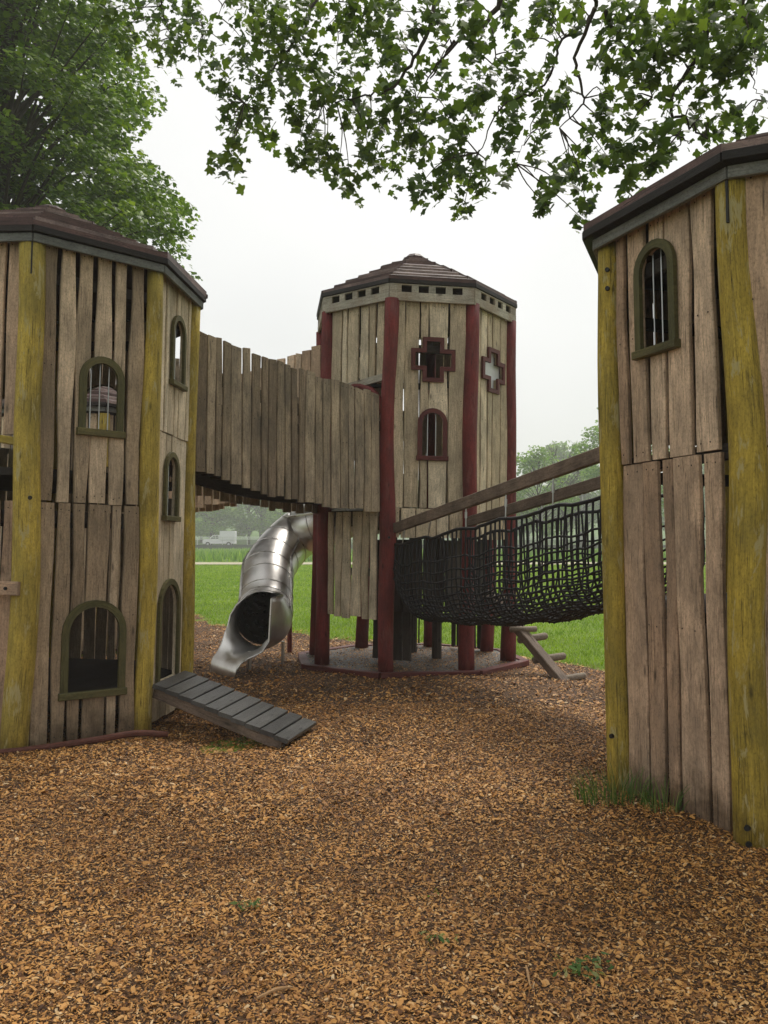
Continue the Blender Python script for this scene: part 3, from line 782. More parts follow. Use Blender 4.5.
# ------------------------------------------------------------------ net bridge
NB = T('net_bridge', (1.4, 8.2, 1.2), 'black rope net walkway slung under two sloping beams between middle and right tower', 'net bridge')
q0 = B.corner(-1); q1 = B.corner(-2)
nearL = (Vector((c0.x+.12, c0.y-.05, 1.735)), Vector((1.86, 6.2, 2.285)))
c1 = C_.corner(1)
farL = (Vector((c1.x, c1.y-.1, 1.81)), Vector((2.6, 6.75, 2.28)))
mb = MB(); box(mb, nearL[0], nearL[1], .06, .115); mb.build('beam', M['beam'], NB)
mb = MB(); box(mb, farL[0], farL[1], .06, .115); mb.build('beam', M['beam'], NB)
nu, nv = 45, 32
def netp(t, s):
    n_ = nearL[0].lerp(nearL[1], t); f_ = farL[0].lerp(farL[1], t)
    dro = .20+.15*t*(1-.5*s)+.014*math.sin(t*math.pi*10)
    ph = math.pi*s; c = math.cos(ph)
    k = .5-.5*math.copysign(abs(c)**.75, c)
    Dp = (.90+.12*math.sin(math.pi*t)-.04*t-.22*max(0, 1-t/.08)**2)
    sag = abs(math.sin(ph))**.55
    w = n_.lerp(f_, k); w.z -= dro + sag*Dp
    # belly outwards
    side = (n_-f_); side.z = 0; side.normalize()
    w += side*(.05*math.sin(2*ph))
    return w
G = [[netp(i/nu, j/nv)+Vector((npr.normal(0, .005), npr.normal(0, .005), npr.normal(0, .006))) for j in range(nv+1)] for i in range(nu+1)]
mb = MB()
for i in range(nu+1): tube(mb, G[i], .0105, 5, cap=False)
for j in range(nv+1): tube(mb, [G[i][j] for i in range(nu+1)], (.0105 if 0 < j < nv else .018), 5, cap=False)
kn = []
for i in range(0, nu+1):
    for j in range(0, nv+1):
        p = G[i][j]; r = .019
        kn.append([(p.x+r, p.y, p.z), (p.x, p.y+r, p.z), (p.x-r, p.y, p.z), (p.x, p.y-r, p.z), (p.x, p.y, p.z+r), (p.x, p.y, p.z-r)])
mb.build('rope_net', M['rope'], NB, True)
np_mesh('net_knots', np.array(kn), [(0, 1, 4), (1, 2, 4), (2, 3, 4), (3, 0, 4), (1, 0, 5), (2, 1, 5), (3, 2, 5), (0, 3, 5)], M['rope'], NB)
# solid rubber walkway at bottom not seen; hangers
for Ln, s_ in ((nearL, 0), (farL, nv)):
    for t in (.06, .22, .4, .58, .76, .93):
        i = int(t*nu); p = Ln[0].lerp(Ln[1], t); q = G[i][s_]
        mb = MB(); tube(mb, [p-Z*.03, q], .007, 6); tube(mb, [p.lerp(q, .35), p.lerp(q, .6)], .014, 6); mb.build('hanging_chain', M['bar'], NB)

# ------------------------------------------------------------------ slide
SL = T('tube_slide', (-1.45, 10.6, 0), 'shiny stainless steel tube slide curving down to an open chute on the wood chips', 'slide')
ctrl = [(-.35, 11.9, 2.1), at(322, 524, 11.75), at(304, 530, 12.0), at(285, 546, 11.85), at(270, 567, 11.4), (-1.56, 11.05, 1.0), (-1.52, 10.68, .72), (-1.50, 10.36, .625)]
pts = smooth_pts(ctrl, 44); SR = .35
def skin(mb, pts, r, seg=28, flip=False):
    tube(mb, pts, r, seg, cap=False)
mb = MB(); skin(mb, pts, SR); tb = mb.build('slide_tube', M['steel'], SL, True)
mb = MB(); skin(mb, pts, SR-.012); mb.build('tube_lining', M['steel_in'], tb, True)
# flanged seams and lengthwise ridge
for i in range(3, 44, 4):
    mb = MB(); d_ = (pts[min(i+1, 44)]-pts[i-1]).normalized()
    tube(mb, [pts[i]-d_*.009, pts[i]-d_*.004, pts[i]+d_*.004, pts[i]+d_*.009], [SR+.001, SR+.006, SR+.006, SR+.001], 28, cap=False)
    mb.build('seam_flange', M['steel_ridge'], tb)
rid = [[], []]
for i, p in enumerate(pts):
    d_ = (pts[min(i+1, 44)]-pts[max(i-1, 0)]).normalized(); sd = d_.cross(Z).normalized(); up = sd.cross(d_)
    for q, s_ in ((0, 1), (1, -1)): rid[q].append(p+sd*(s_*SR*.93)+up*SR*.42)
for q in (0, 1):
    mb = MB(); tube(mb, rid[q], .017, 6); mb.build('side_ridge', M['steel_ridge'], tb)
mb = MB(); tube(mb, [pts[-1]-(pts[-1]-pts[-2]).normalized()*.012, pts[-1]+(pts[-1]-pts[-2]).normalized()*.004], [SR+.014, SR+.014], 28, cap=False); mb.build('mouth_rim', M['steel_ridge'], tb)
# chute
def chute():
    st = [(0, -90, .27, .96, .96), (.10, -98, .262, .90, .95), (.2, -108, .255, .80, .93), (.3, -118, .25, .67, .92), (.36, -124, .246, .56, .90), (.385, -126, .245, .52, .40), (.45, -132, .24, .47, .29), (.52, -136, .232, .34, .255), (.60, -140, .215, .24, .225), (.67, -143, .175, .18, .18), (.71, -145, .11, .115, .115), (.73, -146, .0, .005, .005)]
    p = Vector((-1.50, 10.37, 0)); last = 0; rows = []
    for (f, hd, zb_, zf, zn) in st:
        a = R(hd); dr = Vector((math.cos(a), math.sin(a), 0)); p = p+dr*(f-last); last = f
        lf = Vector((-dr.y, dr.x, 0))     # left of heading = near, towards the camera's right
        row = []
        W = SR
        # profile from far wall top to near wall top: walls are vertical above the half round
        for i in range(25):
            u = i/24*2-1
            hw = zf if u < 0 else zn
            hh = max(hw-zb_, .0)
            au = abs(u)
            if au < .62:
                ang = au/.62*R(90); x = W*math.sin(ang); z = W*(1-math.cos(ang))
                if z > hh: 
                    z = hh + (z-hh)*0.0
            else:
                x = W; z = W+(au-.62)/.38*max(hh-W, 0)
                z = min(z, hh)
                if z > W:
                    kk = 1.0 if u < 0 else max(0, 1-f/.22)
                    x = W*(1-kk)+kk*math.sqrt(max(0, W*W-(z-W)**2))
            row.append(p+lf*(x if u > 0 else -x)+Z*(zb_+z))
        rows.append(row)
    mb = MB(); vs = [v for r in rows for v in r]; n = 25
    mb.add(vs, [(i*n+j, i*n+j+1, (i+1)*n+j+1, (i+1)*n+j) for i in range(len(rows)-1) for j in range(n-1)], [(v.x, v.z) for v in vs])
    o = mb.build('exit_chute', M['steel'], SL, True)
    md = o.modifiers.new('sheet', 'SOLIDIFY'); md.thickness = .012; md.offset = 0
    for j in (0, 24):
        mb = MB(); tube(mb, [r[j] for r in rows[:-1]], .011, 6); mb.build('chute_rim', M['steel_ridge'], o)
    return rows
rows = chute()
for (x, y, z1) in ((-1.62, 10.05, .26), (-1.28, 10.55, .32)):
    mb = MB(); tube(mb, [(x, y, -.05), (x, y, z1)], .022, 8); mb.build('support_leg', M['steel_ridge'], SL)
mb = MB(); p = at(290, 570, 11.95); tube(mb, [(p.x, p.y, -.05), (p.x, p.y, 1.35)], .035, 8); mb.build('support_leg', M['red'], SL)

# ------------------------------------------------------------------ ramp
RP = T('ramp', (-1.3, 6.9, 0), 'wet grey plank ramp leading up to the doorway of the left tower', 'ramp')
tl = Vector((-1.90, 6.86, .37)); tr = Vector((-1.80, 7.50, .39)); bl = Vector((-.72, 6.30, .035)); br = Vector((-.56, 6.95, .035))
for i in range(10):
    pass
mb = MB(); m = 10; rr = random.Random(5)
for i in range(m):
    t0 = i/m+.006; t1 = (i+1)/m-.006
    a0, a1 = tl.lerp(bl, (t0+t1)/2), tr.lerp(br, (t0+t1)/2); ux = (bl-tl).normalized(); nn = (a1-a0).cross(ux).normalized()
    if nn.z < 0: nn = -nn
    e = (a1-a0).normalized()*rr.uniform(-.008, .008)
    box(mb, a0+e, a1+e, (t1-t0)*(bl-tl).length, .034, nn)
mb.build('ramp_boards', M['ramp'], RP)
for P, Q in ((tl, bl), (tr, br)):
    mb = MB(); dv = Q-P; inn = (tr-tl).normalized()*(.05 if P is tl else -.05)
    box(mb, P+inn-Z*.065, P+dv*.95+inn-Z*.055, .05, .085); mb.build('side_beam', M['beam'], RP)

# ------------------------------------------------------------------ notched log ladder
LD = T('log_ladder', (2.0, 9.5, 0), 'weathered log ladder with stubby rungs leaning on the middle tower', 'ladder')
top = Vector((1.30, 10.35, .95)); bot = at(562, 683, 9.45); bot.z = 0
mb = MB(); sd = (bot-top).cross(Z).normalized()
box(mb, top, bot+(bot-top)*.03, .14, .09); mb.build('stringer', M['beam'], LD)
for i, (pa, pb) in enumerate((((520, 640), (545, 636)), ((535, 660), (563, 656)), ((553, 681), (583, 676)))):
    y = (9.95, 9.72, 9.47)[i]
    a = at(pa[0], pa[1], y); b = at(pb[0], pb[1], y+.12); mb = MB(); v = (b-a)*.12
    tube(mb, [a-v*.5, a, b, b+v*.5], [.036, .044, .044, .036], 10, .03); mb.build('rung', M['log'], LD, True)
for t in (.12, .32, .5):
    c = top.lerp(bot, t)+Z*.06; mb = MB(); tube(mb, [c-Vector((.16, .05, 0)), c+Vector((.16, .05, 0))], .035, 10, .03); mb.build('rung', M['log'], LD, True)

# kerb log at the foot of the left tower
mb = MB(); kp = [(-3.4, 5.80, .0), (-2.95, 6.0, .03), (-2.6, 6.14, .035), (-2.2, 6.38, .05), (-1.95, 6.56, .06), (-1.72, 6.66, .03)]
tube(mb, [q-Z*.012 for q in smooth_pts(kp, 20)], .024, 12, .05)
o = mb.build('kerb_log', M['kerb'], None, True); prop(o, 'thin reddish log kerb lying along the foot of the left tower', 'log')

# ------------------------------------------------------------------ maple leaf shapes
def maple_tmpl():
    half = [(90, 1.0), (77, .76), (66, .64), (54, .80), (40, 1.0), (27, .76), (8, .58), (-8, .76), (-24, .72), (-50, .45), (-82, .26)]
    pts = [(math.cos(R(a))*r, math.sin(R(a))*r) for a, r in half]
    full = pts+[(-x, y) for (x, y) in reversed(pts[1:])]
    v = [(0, .1, 0)]+[(x, y, -.22*(x*x+y*y)+.10*abs(x)) for x, y in full]
    n = len(full); return v, [(0, 1+i, 1+(i+1) % n) for i in range(n)]
MT, MFc = maple_tmpl()
ST = [(0, -.5, 0), (.42, -.1, -.06), (.5, .35, -.12), (.15, .32, .02), (0, .75, -.12), (-.15, .32, .02), (-.5, .35, -.12), (-.42, -.1, -.06)]
SF = [(0, 1, 3, 5, 7), (1, 2, 3), (3, 4, 5), (5, 6, 7)]

# ------------------------------------------------------------------ overhanging maple
MP = T('maple_tree', (4.6, -2.6, 0), 'maple whose leafy boughs hang across the top of the view, over the towers', 'tree')
CL = [(109,12,18),(142,9,14),(121,33,15),(127,51,10),(166,9,15),(190,12,14),(202,27,8),(151,36,8),(184,39,13),(160,51,12),(202,45,8),(172,60,9),
(235,6,11),(265,15,24),(295,24,20),(312,8,14),(226,45,6),(244,42,8),(214,58,9),(238,60,12),(202,72,6),(220,81,10),(229,99,12),(226,120,8),(232,141,9),(238,150,7),(220,168,10),(232,170,8),
(268,39,18),(280,66,15),(262,93,14),(250,114,15),(268,132,9),(292,75,14),(310,60,15),(295,105,14),(310,126,14),(298,156,12),(316,162,12),(322,96,14),(314,140,10),
(340,8,12),(365,9,18),(389,9,15),(329,24,9),(353,33,14),(380,33,16),(356,57,16),(392,51,14),(338,90,15),(356,111,16),(371,129,14),(392,81,14),(386,111,13),(323,72,8),(408,92,9),(410,30,8),
(326,150,13),(338,168,10),(350,183,12),(371,159,14),(392,168,12),(407,120,14),(404,138,12),(422,147,12),(437,12,14),(440,27,8),(464,5,9),(419,27,8),(422,75,7),
(470,27,12),(479,45,14),(473,60,9),(506,12,13),(536,21,8),(542,6,10),(527,39,6),(512,57,9),(440,60,7),(443,78,6),(512,72,8),(491,78,9),
(440,96,9),(461,93,7),(482,93,10),(473,111,13),(449,120,10),(455,138,12),(425,120,9),(455,168,15),(419,186,11),(440,180,10),(482,180,10),(464,207,10),(473,171,9),
(512,93,12),(527,93,10),(542,114,12),(509,117,8),(503,147,12),(506,171,8),(536,150,8),(545,63,9),
(547,9,14),(574,6,10),(556,39,6),(577,21,10),(601,27,8),(619,18,14),(643,18,16),(667,24,16),(688,27,18),(718,15,18),(748,18,20),
(607,42,9),(613,66,10),(640,45,14),(649,63,12),(670,45,14),(682,54,9),(706,54,15),(733,51,16),(760,45,12),(724,75,14),(748,63,10),(655,75,9),(691,75,7),
(568,93,10),(559,105,8),(604,99,9),(613,93,7),(637,105,10),(592,132,12),(607,123,7),(634,78,5),
(664,102,8),(682,99,7),(703,108,9),(709,132,13),(736,120,13),(748,128,9),(694,114,8),
(628,132,8),(625,150,12),(658,135,12),(670,150,9),(649,165,12),(631,180,10),(607,156,11),(595,164,8),
(568,171,12),(556,180,10),(547,192,12),(547,206,8),(580,186,8),(586,204,9),(586,222,7),(541,144,8),(544,125,8)]
BR = [([(318,-4),(298,37),(270,71),(245,103)], 7.6, .022), ([(438,-4),(421,47),(395,84),(365,97),(322,103)], 7.2, .026), ([(455,40),(430,75),(412,103)], 7.0, .014),
([(339,-4),(337,40),(335,77)], 7.8, .008), ([(206,-2),(223,6),(202,32)], 8.2, .008), ([(503,-4),(483,26),(456,42),(430,79)], 6.9, .030), ([(456,42),(430,50)], 6.9, .010),
([(597,-4),(590,18),(562,40),(544,84),(500,110),(478,154)], 6.6, .020), ([(595,10),(575,62),(584,101),(560,128)], 6.5, .022), ([(606,9),(628,53),(654,97)], 6.3, .020),
([(709,-4),(703,44),(670,103),(690,123),(708,140)], 6.0, .028), ([(686,118),(679,128),(682,138),(694,141)], 6.0, .014), ([(740,-4),(750,40),(758,75)], 6.0, .014), ([(752,68),(757,90),(768,106)], 6.0, .006),
([(160,-4),(166,22),(172,40)], 8.4, .012), ([(492,30),(495,60),(480,95)], 6.9, .010), ([(544,84),(530,130),(516,160)], 6.6, .007)]
bp = []   # branch points (px, py, world)
mbB = MB(); starts = []
for (pl, Y, r) in BR:
    n = len(pl); ctrl = [at(x, y, Y+rng.uniform(-.25, .25)) for (x, y) in pl]
    sp = smooth_pts(ctrl, max(6, n*5)) if n > 1 else ctrl
    sp = [p+Vector((rng.gauss(0, .008), rng.gauss(0, .02), rng.gauss(0, .008))) for p in sp]
    rad = [.8*r*(1-.75*i/(len(sp)-1)) for i in range(len(sp))]
    tube(mbB, sp, rad, 8, .06)
    if pl[0][1] < 0: starts.append((sp[0], r))
    bp += [(pix(*p)[0], pix(*p)[1], p) for p in sp]
# boughs from the trunk
hub = Vector((4.4, -2.4, 5.6))
for (p, r) in starts:
    m = hub.lerp(p, .5)+Z*1.0; tube(mbB, smooth_pts([hub, m, p], 12), [max(.085-.005*i, r*1.0) if i < 12 else r for i in range(13)], 8, .05)
mbB.build('bough', M['bark'], MP, True)
mb = MB(); tube(mb, smooth_pts([(4.6, -2.6, -.2), (4.62, -2.6, .3), (4.55, -2.5, 2.5), (4.4, -2.4, 5.6), (4.3, -2.3, 8.5)], 16), [.42-.018*i for i in range(17)], 20, .05); mb.build('trunk', M['bark'], MP, True)
mbT = MB(); LP = []; LS = []
for (x, y, r) in CL:
    best = min(bp, key=lambda b: (b[0]-x)**2+(b[1]-y)**2)
    Y = best[2].y+rng.uniform(-.5, .5); c = at(x, y, Y)
    dpx = math.hypot(best[0]-x, best[1]-y)
    if dpx < 130:
        m = best[2].lerp(c, .5)+Z*rng.uniform(-.02, .10)+Vector((rng.uniform(-.06, .06), 0, 0))
        tube(mbT, smooth_pts([best[2], m, c], 6), [.006, .006, .005, .005, .004, .003, .003], 5, cap=False)
    n = max(10, int(math.pi*r*r/80*7.0)); rm = r/F*Y
    for _ in range(n):
        a = rng.uniform(0, 6.283); q = math.sqrt(rng.random())*1.02
        LP.append(c+Vector((math.cos(a)*q*rm, rng.gauss(0, .16), math.sin(a)*q*rm))); LS.append(rng.choice((rng.uniform(.030, .050), rng.uniform(.048, .076), rng.uniform(.048, .076))))
# unseen canopy over the photographer, clumps thickened above the frame to darken the foreground
cnt = 0
while cnt < 540:
    x = rng.uniform(-5.5, 9); y = rng.uniform(-5, 3.0) if rng.random() < .92 else rng.uniform(3.6, 7.5); z = rng.uniform(5.0, 8.2)
    if y > .2:
        px_, py_, f_ = pix(x, y, z)
        if py_ > -30: continue
    c = Vector((x, y, z)); cnt += 1
    for _ in range(16):
        LP.append(c+Vector((rng.gauss(0, .3), rng.gauss(0, .3), rng.gauss(0, .09)))); LS.append(rng.uniform(.05, .09))
mbT.build('twigs', M['bark'], MP)
P = np.array([tuple(p) for p in LP]); n = len(P)
nrm = np.stack([npr.normal(0, .75, n), npr.normal(-.25, .75, n), np.full(n, .7)], -1)
scatter('foliage', P, nrm, np.array(LS)*1.0, MT, MFc, M['maple'], MP, aspect=npr.uniform(.75, 1.05, n))

# ------------------------------------------------------------------ big tree behind the left tower
BT = T('broadleaf_tree', (-9.0, 18.5, 0), 'big dense green tree rising behind the left tower', 'tree')
mb = MB(); tube(mb, smooth_pts([(-9, 18.5, -.2), (-9, 18.5, 2), (-8.8, 18.4, 6), (-8.5, 18.2, 11), (-8.4, 18.3, 15)], 18), [.40-.018*i for i in range(19)], 16, .05); mb.build('trunk', M['bark'], BT, True)
EX = [-400, 0, 30, 60, 100, 130, 160, 190, 215, 240, 262, 285, 300, 330]; EY = [95, 122, 132, 143, 148, 152, 158, 178, 196, 186, 184, 188, 120, 20]
mbl = MB(); P = []; NR = []; S = []; tips = 0; tries = 0
while tips < 900 and tries < 40000:
    tries += 1
    u = Vector((rng.gauss(0, 1), rng.gauss(0, 1), rng.gauss(0, 1))).normalized()*rng.random()**.28
    c = Vector((-8.6+u.x*6.2, 18.4+u.y*4.6, 11.2+u.z*7.0))
    if c.z < 4.2: continue
    X_, Y_, f_ = pix(*c)
    if X_ > np.interp(Y_, EX, EY)-12+rng.gauss(0, 5): continue
    tips += 1
    if rng.random() < .33:
        h0 = Vector((-8.7, 18.4, max(3.5, min(14, c.z-1.5-rng.random()*1.5)))); m = h0.lerp(c, .5)+Z*.35
        tube(mbl, smooth_pts([h0, m, c], 6), [.07, .055, .04, .03, .02, .015, .01], 6, .05, cap=False)
    out = (c-Vector((-8.6, 18.4, 10))).normalized()
    nl = 125; rx = rng.uniform(.45, .85)
    q = npr.normal(0, 1, (nl, 3)); q /= np.linalg.norm(q, axis=1, keepdims=True); q *= npr.random((nl, 1))**.4
    pp = np.array(tuple(c))+q*np.array([rx, rx, rx*.34])-np.array([0, 0, .22])*(np.abs(q[:, :1])**2)*rx
    P.append(pp); NR.append(np.stack([npr.normal(out.x*.5, .5, nl), npr.normal(out.y*.5, .5, nl), np.full(nl, .9)], -1)); S.append(npr.uniform(.075, .15, nl))
mbl.build('limbs', M['bark'], BT, True)
scatter('foliage', np.concatenate(P), np.concatenate(NR), np.concatenate(S), ST, SF, M['leafy'], BT)

# ------------------------------------------------------------------ far trees
def far_tree(name, loc, h, w, label, group, seed, n=3200, ls=.34, bare=.0, cat='tree'):
    rr = random.Random(seed); g = np.random.default_rng(seed)
    t = T(name, loc, label, cat, group); x, y, z = loc
    mb = MB(); tube(mb, smooth_pts([(x, y, z-.3), (x+.1, y, z+h*.25), (x-.2, y, z+h*.6), (x, y, z+h*.93)], 10), [max(.03, w*.028*(1-.092*i)) for i in range(11)], 8, .05)
    mb.build('trunk', M['bark'], t, True)
    mb = MB(); cl = []; k = 0
    while k < 46:
        u = Vector((rr.gauss(0, 1), rr.gauss(0, 1), rr.gauss(0, 1))).normalized()*rr.random()**.35
        c = Vector((x+u.x*w*.5*(1-.25*u.z), y+u.y*w*.5*(1-.25*u.z), z+h*.58+u.z*h*.42)); k += 1
        cl.append(c); h0 = Vector((x, y, max(z+h*.15, c.z-h*.2)))
        tube(mb, smooth_pts([h0, h0.lerp(c, .5)+Z*h*.03, c], 4), [w*.012, w*.009, w*.006, w*.004, w*.002], 5, cap=False)
        if bare:
            for _ in range(8):
                e = c+Vector((rr.gauss(0, w*.09), rr.gauss(0, w*.09), rr.uniform(0, h*.13))); tube(mb, [c, c.lerp(e, .5)+Vector((rr.gauss(0,.1),0,0)), e], [.03, .02, .012], 4, cap=False)
    mb.build('limbs', M['bark'], t)
    PP = []; m = n//46
    for c in cl:
        q = g.normal(0, 1, (m, 3)); q /= np.linalg.norm(q, axis=1, keepdims=True); q *= g.random((m, 1))**.4
        rx = w*rr.uniform(.12, .2); PP.append(np.array(tuple(c))+q*np.array([rx, rx, rx*.7]))
    PP = np.concatenate(PP); q = g.normal(0, .7, (len(PP), 3)); q[:, 2] = np.abs(q[:, 2])+.4
    scatter('crown', PP, q, g.uniform(.6, 1.3, len(PP))*ls, ST, SF, M['farleaf'], t)
    return t
def dup(t, loc, rz, scl, label, group):
    r = t.copy(); col.objects.link(r); r.location = loc; r.rotation_euler = (0, 0, rz); r.scale = (scl[0], scl[0], scl[1])
    r['label'] = label; r['group'] = group
    for ch in list(t.children):
        c = ch.copy(); col.objects.link(c); c.parent = r
    return r
GF = 'trees along the far side of the road'
def tz(x, y): return float(terr(x, y))
LB = 'hazy pale green broadleaf tree in the row beyond the road'
pA = far_tree('distant_tree', (-27, 165, tz(0, 165)), 15, 13, 'hazy round green tree in the row beyond the road, behind the white truck', GF, 401, 5200, .55)
pB = far_tree('distant_tree', (-12, 158, tz(0, 158)), 12, 11, LB, GF, 402, 5200, .5)
pC = far_tree('distant_tree', (-38, 172, tz(0, 172)), 17, 12, LB, GF, 403, 5200, .55)
spots = [(-47, 162, .9, .9), (-60, 170, 1.1, 1.0), (-20, 172, 1.05, 1.05), (-5, 170, 1.0, .95), (4, 162, .85, .8), (12, 168, 1, .9), (20, 160, .9, .85), (29, 166, 1, 1.05), (38, 160, 1.1, 1.0), (48, 166, 1.1, 1.2), (-33, 158, .8, .72), (-18, 154, .62, .5), (-8, 152, .6, .45), (58, 160, 1.2, 1.2), (70, 170, 1.2, 1.2), (-75, 165, 1.1, 1.1), (-43, 185, 1.2, 1.25), (-28, 188, 1.3, 1.3), (-12, 186, 1.2, 1.2), (6, 188, 1.2, 1.15), (22, 186, 1.2, 1.2), (40, 184, 1.3, 1.4)]
for i, (x, y, sx, sz) in enumerate(spots):
    dup((pA, pB, pC)[i % 3], (x, y, tz(x, y)), rng.uniform(0, 6.28), (sx, sz), LB, GF)
t1 = far_tree('roadside_tree', (25.5, 88, tz(0, 88)), 17.0, 9.5, 'tallest green tree beyond the lawn, just left of the nearest tower', None, 421, 8500, .30)
t2 = far_tree('roadside_tree', (17.3, 92, tz(0, 92)), 11.6, 7.5, 'smaller loose green tree left of the tallest one beyond the lawn', None, 422, 4600, .26)
t3 = far_tree('bare_tree', (21.0, 96, tz(0, 96)), 13.6, 6.0, 'thin nearly bare tree between the two green trees beyond the lawn', None, 423, 500, .2, bare=1)

# ------------------------------------------------------------------ road edge: wall, rail, truck
mb = MB()
for i in range(60):
    x0 = -150+i*5; box(mb, (x0, 132.6, 1.45), (x0+4.97, 132.6, 1.45), .3, 1.1)
o = mb.build('road_wall', M['wall']); prop(o, 'long dark low wall holding up the road beyond the lawn', 'wall')
GR = T('guard_rail', (0, 133.3, 1.9), 'thin pale guard rail running along the road behind the lawn', 'guard rail')
mb = MB()
for z_ in (2.95, 3.25): box(mb, (-150, 133.3, z_), (150, 133.3, z_), .08, .13)
mb.build('rail', M['rail_far'], GR)
for i in range(76):
    mb = MB(); x0 = -37.5*4+i*4; box(mb, (x0, 133.3, 1.8), (x0, 133.3, 3.25), .10, .10, Vector((0, 1, 0))); mb.build('rail_post', M['rail_far'], GR)
TR = T('pickup_truck', (-27.4, 138, 1.77), 'small white pickup truck with a boxy white load cover driving on the road', 'truck')
def side_prism(outline, y0, y1, name, mat, parent):
    mb = MB(); prism(mb, outline, Vector((0, 0, 0)), Vector((1, 0, 0)), Vector((0, -1, 0)), -y0, -y1); return mb.build(name, mat, parent)
bx, bz = -30.1, 1.77
def S(pts): return [(bx+x, bz+z) for x, z in pts]
body = side_prism(S([(.1, .45), (.05, .95), (.25, 1.12), (1.15, 1.25), (1.75, 1.85), (2.75, 1.9), (2.85, 1.0), (5.4, 1.0), (5.4, .45)]), 137.1, 138.9, 'body', M['white_paint'], TR)
side_prism(S([(1.35, 1.25), (1.85, 1.76), (2.15, 1.78), (2.15, 1.25)]), 137.07, 138.93, 'side_window', M['glass_dark'], TR)
side_prism(S([(2.22, 1.25), (2.22, 1.78), (2.66, 1.78), (2.70, 1.25)]), 137.07, 138.93, 'side_window', M['glass_dark'], TR)
side_prism(S([(2.9, 1.02), (2.9, 2.45), (3.0, 2.55), (5.35, 2.55), (5.4, 2.45), (5.4, 1.02)]), 137.0, 139.0, 'load_cover', M['tarp'], TR)
for (wx, wy) in ((.95, 137.1), (4.4, 137.1), (.95, 138.9), (4.4, 138.9)):
    mb = MB(); tube(mb, [(bx+wx, wy-.12, bz+.37), (bx+wx, wy+.12, bz+.37)], .37, 16); w_ = mb.build('wheel', M['tyre'], TR)
    mb = MB(); tube(mb, [(bx+wx, wy-.13, bz+.37), (bx+wx, wy+.13, bz+.37)], .2, 12); mb.build('rim', M['bar'], w_)

A.t.rotation_euler = (0, R(.9), 0); C_.t.rotation_euler = (0, R(.8), 0); B.t.rotation_euler = (0, R(-.6), 0)
# ------------------------------------------------------------------ weeds
def tuft(name, c, rad, n, h, label, w=.0022, cat='plant', lean=.9):
    a = npr.uniform(0, 6.283, n); r = np.sqrt(npr.random(n))*rad; x = c[0]+np.cos(a)*r; y = c[1]+np.sin(a)*r*.6; z = bump_h(x, y)
    hh = npr.uniform(.3, 1.2, n)*h*(1.1-r/rad*.4); lx = np.cos(a)*hh*lean*npr.random(n)+npr.normal(0, .12, n)*hh; ly = np.sin(a)*hh*lean*npr.random(n)
    d = npr.uniform(0, 6.283, n); dv = np.stack([np.cos(d)*w, np.sin(d)*w, 0*d], -1); Bv = np.stack([x, y, z], -1)
    m1 = Bv+np.stack([lx*.2, ly*.2, hh*.5], -1); m2 = Bv+np.stack([lx*.6, ly*.6, hh*.85], -1); tp = Bv+np.stack([lx*1.1, ly*1.1, hh], -1)
    V = np.stack([Bv-dv, Bv+dv, m1+dv*.9, m1-dv*.9, m2+dv*.6, m2-dv*.6, tp], 1)
    o = np_mesh(name, V, [(0, 1, 2, 3), (3, 2, 4, 5), (5, 4, 6)], M['weed']); prop(o, label, cat); return o
p = at(612, 805, 4.88); tuft('grass_tuft', (1.36, 4.93), .24, 230, .21, 'bushy tuft of green grass at the foot of the right tower', cat='grass tuft')
tuft('grass_tuft', (1.58, 4.72), .12, 60, .18, 'sparse wispy grass along the plank foot of the right tower', cat='grass tuft')
def weed(c, n, s, label):
    P = np.array([(c[0]+npr.normal(0, s*.9), c[1]+npr.normal(0, s*.7), bump_h(c[0], c[1])+npr.uniform(.012, .035)) for _ in range(n)])
    nr = np.stack([npr.normal(0, .5, n), npr.normal(-.2, .5, n), np.ones(n)], -1)
    o = scatter('weed', P, nr, npr.uniform(.012, .028, n), [(0, -.6, 0), (.3, 0, .05), (0, 1, -.1), (-.3, 0, .05)], [(0, 1, 2, 3)], M['weed']); prop(o, label, 'weed')
def gp(px, py):
    a = at(px, py, 1.0); d_ = a-Vector((0, 0, CAMZ)); k = -CAMZ/d_.z; return (d_.x*k, d_.y*k)
weed(gp(250, 908), 22, .035, 'tiny green weed sprouting alone in the chips at lower left')
weed(gp(437, 941), 22, .04, 'small dark green weed in the chips near the bottom middle')
weed(gp(584, 974), 60, .055, 'largest green weed patch in the foreground chips at lower right')
def stick(a, b, r, label):
    a = gp(*a); b = gp(*b); mb = MB(); za = float(bump_h(a[0], a[1])); pts = smooth_pts([(a[0], a[1], za+.018), ((a[0]+b[0])/2, (a[1]+b[1])/2+.005, za+.026), (b[0], b[1], za+.02)], 6)
    tube(mb, pts, [r*.7, r, r, r*1.1, r, r*.8, r*.5], 7, .1); o = mb.build('stick', M['stick']); prop(o, label, 'stick')
M['stick'] = wood('bare_stick', [(.34, .2, .09), (.36, .21, .10), (.38, .23, .11)], knots=False)
stick((257, 1002), (293, 991), .006, 'pale brown stick lying on the chips at the bottom left')
stick((526, 972), (530, 993), .004, 'thin pale twig lying in the chips left of the largest weed')

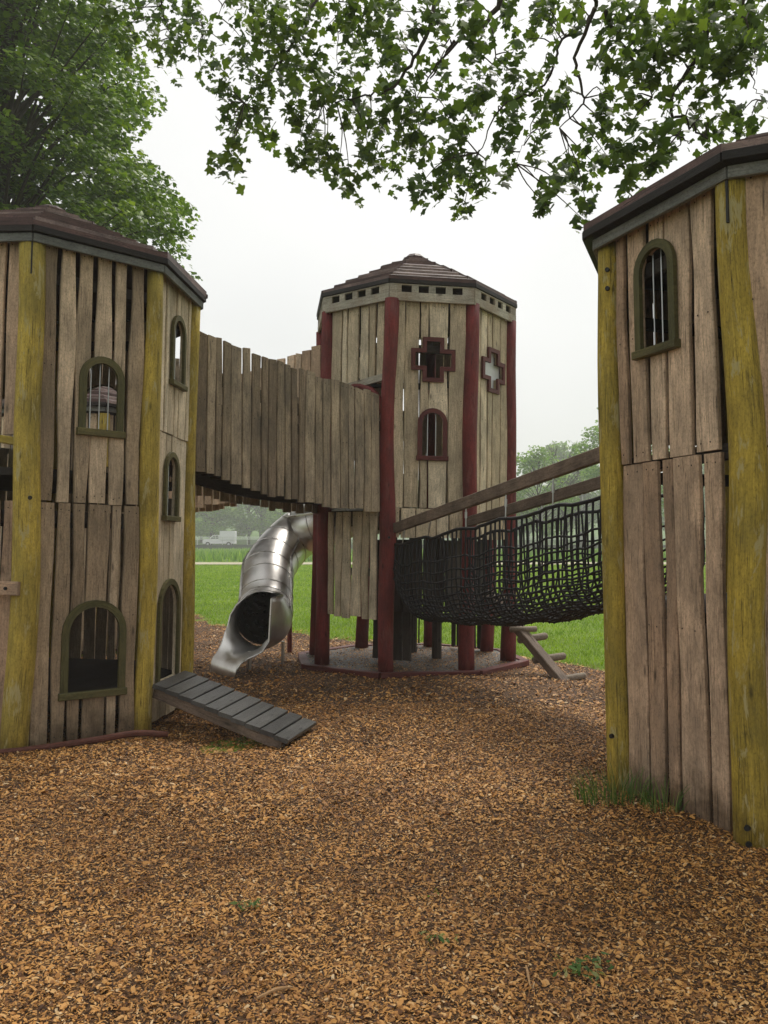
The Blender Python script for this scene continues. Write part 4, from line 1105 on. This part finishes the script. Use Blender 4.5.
# ------------------------------------------------------------------ sky, sun, haze
w = bpy.data.worlds.new('World'); sc.world = w; w.use_nodes = True; nt = w.node_tree
bg = nt.nodes['Background']
EL, AZ = R(58), R(28)     # sun elevation, compass rotation
sky = N(nt, 'ShaderNodeTexSky', sky_type='NISHITA'); sky.sun_disc = False; sky.sun_elevation = EL; sky.sun_rotation = AZ
sky.air_density = 1.2; sky.dust_density = 4
tc = N(nt, 'ShaderNodeTexCoord')
cl = noise(nt, tc.outputs['Generated'], 1.6, 3, .45)
over = ramp(nt, [(.30, (2.95, 3.0, 3.05)), (.66, (4.2, 4.18, 4.13))], cl)
hs = N(nt, 'ShaderNodeHueSaturation'); hs.inputs['Saturation'].default_value = .25; L(nt, sky.outputs[0], hs.inputs['Color'])
c = mix(nt, 'MIX', .88, hs.outputs[0], over.outputs[0])
L(nt, c, bg.inputs[0]); bg.inputs[1].default_value = .13
sd_ = bpy.data.lights.new('sun', 'SUN'); so = bpy.data.objects.new('sun', sd_); col.objects.link(so)
sd_.energy = 1.5; sd_.angle = R(25); sd_.color = (1, .94, .86)
dirv = Vector((math.sin(AZ)*math.cos(EL), math.cos(AZ)*math.cos(EL), math.sin(EL)))
so.rotation_euler = (-dirv).to_track_quat('-Z', 'Y').to_euler(); so.location = (0, 0, 30)

hm = bpy.data.materials.new('haze'); hm.use_nodes = True; hn = hm.node_tree
for n_ in list(hn.nodes):
    if n_.type == 'BSDF_PRINCIPLED': hn.nodes.remove(n_)
pv = N(hn, 'ShaderNodeVolumePrincipled'); pv.inputs['Color'].default_value = (1, 1, 1, 1); pv.inputs['Density'].default_value = .0018
L(hn, pv.outputs[0], hn.nodes['Material Output'].inputs['Volume'])
mb = MB(); x0, x1, y0, y1, z0, z1 = -720, 720, -80, 720, -1.5, 45
vs = [(x, y, z) for z in (z0, z1) for (x, y) in ((x0, y0), (x1, y0), (x1, y1), (x0, y1))]
mb.add(vs, [(3, 2, 1, 0), (4, 5, 6, 7), (0, 1, 5, 4), (1, 2, 6, 5), (2, 3, 7, 6), (3, 0, 4, 7)], [(0, 0)]*8)
hz = mb.build('haze', hm); hz['kind'] = 'stuff'; hz['label'] = 'thin pale mist fading the far trees'; hz['category'] = 'haze'

vs_ = sc.view_settings; vs_.view_transform = 'Standard'; vs_.look = 'None'; vs_.gamma = 1; vs_.use_curve_mapping = False
vs_.exposure = 0.88
sc.cycles.volume_bounces = 4
sc.cycles.max_bounces = 8
